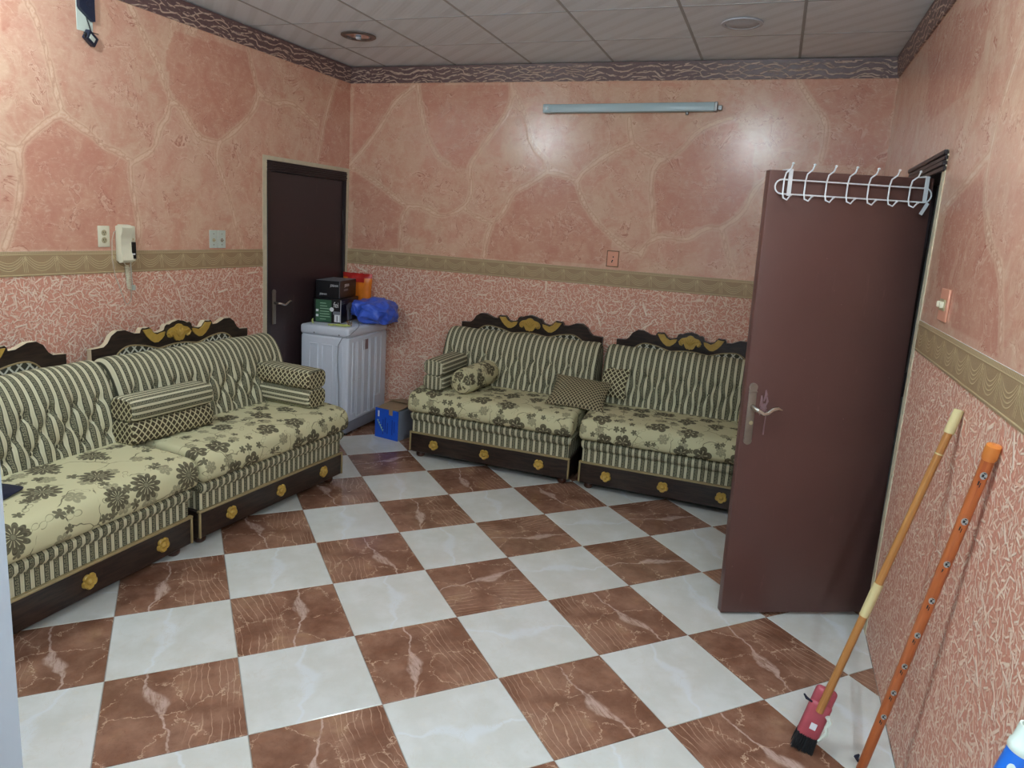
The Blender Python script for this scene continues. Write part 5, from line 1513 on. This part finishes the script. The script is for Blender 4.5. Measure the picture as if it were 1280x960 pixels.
# head: a flat red block along the stick's foot, bristles below
vl = Mx.to_3x3().inverted() @ (Vector((0, 0, 1.693)) - Vector(a)); hd = Matrix.Rotation(math.atan2(vl.y, vl.x) + PI / 2 + 0.25, 4, 'Z') @ Matrix.Translation((0.0, 0.010, 0.0))
mb = MB(); mb.rbox(-0.036, 0.036, -0.012, 0.024, -0.060, 0.080, 0.014, 3, 0, hd)
mb.rbox(-0.035, 0.035, -0.004, 0.026, 0.060, 0.130, 0.014, 3, 0, hd)
hb_ = mb.build('brush_head', M['brushred'], br_)
mb = MB(); mb.rbox(-0.008, 0.012, -0.0135, -0.0115, -0.020, 0.004, 0.0005, 1, 0, hd); mb.build('white_patch', M['whiteprint'], hb_)
mb = MB(); rs = random.Random(2)
for k in range(260):
    x = -0.032 + 0.064 * rs.random(); y = -0.010 + 0.034 * rs.random()
    mb.tube([(x, y, -0.048), (x * 1.05, y * 1.05, -0.080), (x * 1.05 + (rs.random() - .5) * .008, y * 1.1 + (rs.random() - .5) * .01, -0.108 - 0.006 * rs.random())], [0.0020, 0.0018, 0.0012], 4, 0, hd, caps=False)
o = mb.build('bristles', M['bristle'], br_); o['kind'] = 'stuff'
mb = MB(); mb.tube([(0.026, -0.018, 0.050), (0.040, -0.020, 0.035), (0.034, -0.024, 0.015), (0.044, -0.022, -0.005), (0.036, -0.02, -0.03), (0.030, -0.02, -0.045)], [0.008, 0.007, 0.006, 0.007, 0.005, 0.003], 7, 0, hd)
mb.build('rag_tie', M['palegrey'], hb_)
mb = MB(); mb.tube([(-0.030, -0.006, 0.070), (-0.050, -0.006, 0.074), (-0.062, -0.006, 0.084)], [0.003, 0.005, 0.003], 6, 0, hd); mb.build('rag_tie', M['navycloth'], hb_)

a, b = (0.470, 2.355, 0.013), (0.569, 2.030, 1.235)
Mx, LN = axis_matrix(a, b)
po = root('mop_pole', (0, 0, 0), 0, 'orange printed pole leaning against the right wall, nearer than the broom', 'pole')
po.matrix_world = Mx
mb = MB(); mb.tube([(0, 0, 0), (0, 0, LN * .3), (0, 0, LN * .66), (0, 0, LN * .97)], [0.0145, 0.0150, 0.0150, 0.0150], 16); st = mb.build('sleeve', M['pole'], po)
mb = MB(); mb.lathe([(0.0155, LN * .962), (0.0180, LN * .966), (0.0180, LN * .987), (0.017, LN * .995), (0.006, LN * .997), (0.0, LN * .993)], 18); mb.build('cap', M['orangecap'], po)
mb = MB(); mb.tube([(0, 0, LN * 0.655), (0, 0, LN * .672), (0, 0, LN * .69)], [0.0152, 0.0166, 0.0152], 16); mb.build('wrinkle', M['pole'], st)
# small grey printed marks down the sleeve, on the side that faces the room
view = (Vector((0, 0, 1.693)) - (Vector(a) + Vector(b)) / 2)
vl = Mx.to_3x3().inverted() @ view; pa = math.atan2(vl.y, vl.x)
for tz in (0.215, 0.30, 0.39, 0.49, 0.595, 0.70, 0.815, 0.93):
    z = LN * tz
    an = pa + 0.25
    c0, s0_ = math.cos(an), math.sin(an)
    mk = Matrix((( -s0_, c0, 0), (0, 0, 1), (c0, s0_, 0))).transposed()      # local x round the pole, y along it, z outward
    m4 = Matrix.Translation((c0 * 0.0147, s0_ * 0.0147, z)) @ mk.to_4x4()
    mb = MB()
    mb.ring([[(0.0078 * math.cos(2 * PI * j / 14), 0.011 * math.sin(2 * PI * j / 14), h) for j in range(14)] for h in (-0.003, 0.0008)], 0, False, True, m4)
    mb.box(-0.004, 0.001, -0.004, 0.004, -0.002, 0.0012, 1, m4); mb.box(0.002, 0.006, -0.007, -0.003, -0.002, 0.0012, 1, m4); mb.box(-0.002, 0.004, 0.006, 0.009, -0.002, 0.0012, 1, m4)
    mb.box(-0.006, -0.003, -0.030, -0.018, -0.003, 0.0006, 1, m4); mb.box(-0.001, 0.001, -0.036, -0.022, -0.003, 0.0006, 1, m4)
    mb.build('printed_mark', [M['markgrey'], M['dark']], st)
mb = MB(); mb.tube([(-0.014, 0.006, 0.030), (-0.022, 0.010, 0.045), (-0.018, 0.008, 0.060)], [0.004, 0.008, 0.003], 7); mb.build('purple_tag', M['navycloth'], st)

# blue handle end at the bottom right
a, b = (0.302, 1.345, 0.012), (0.520, 1.362, 0.892)
Mx, LN = axis_matrix(a, b)
bh = root('squeegee', (0, 0, 0), 0, 'bright blue squeegee stick with a pale collar at the bottom right corner', 'squeegee')
bh.matrix_world = Mx
mb = MB(); mb.tube([(0, 0, 0), (0, 0, LN * .95)], [0.0190, 0.0205], 20); t_ = mb.build('tube', M['bluehandle'], bh)
mb = MB(); mb.lathe([(0.0207, LN * .945), (0.0228, LN * .950), (0.0228, LN * .962), (0.0207, LN * .966), (0.0207, LN), (0.0175, LN), (0.0175, LN * .96), (0.0, LN * .96)], 24); mb.build('collar', M['palegrey'], bh)
view = (Vector((0, 0, 1.693)) - Vector(b)); vl = Mx.to_3x3().inverted() @ view; pa = math.atan2(vl.y, vl.x)
mb = MB()
c0, s0_ = math.cos(pa + 0.05), math.sin(pa + 0.05)
m4 = Matrix.Translation((c0 * 0.0198, s0_ * 0.0198, LN * .915)) @ Matrix(((-s0_, c0, 0), (0, 0, 1), (c0, s0_, 0))).transposed().to_4x4()
mb.ring([[(0.0065 * math.cos(2 * PI * j / 16), 0.009 * math.sin(2 * PI * j / 16), h) for j in range(16)] for h in (-0.002, 0.0016)], 0, False, True, m4)
mb.build('oval_button', M['palegrey'], t_)
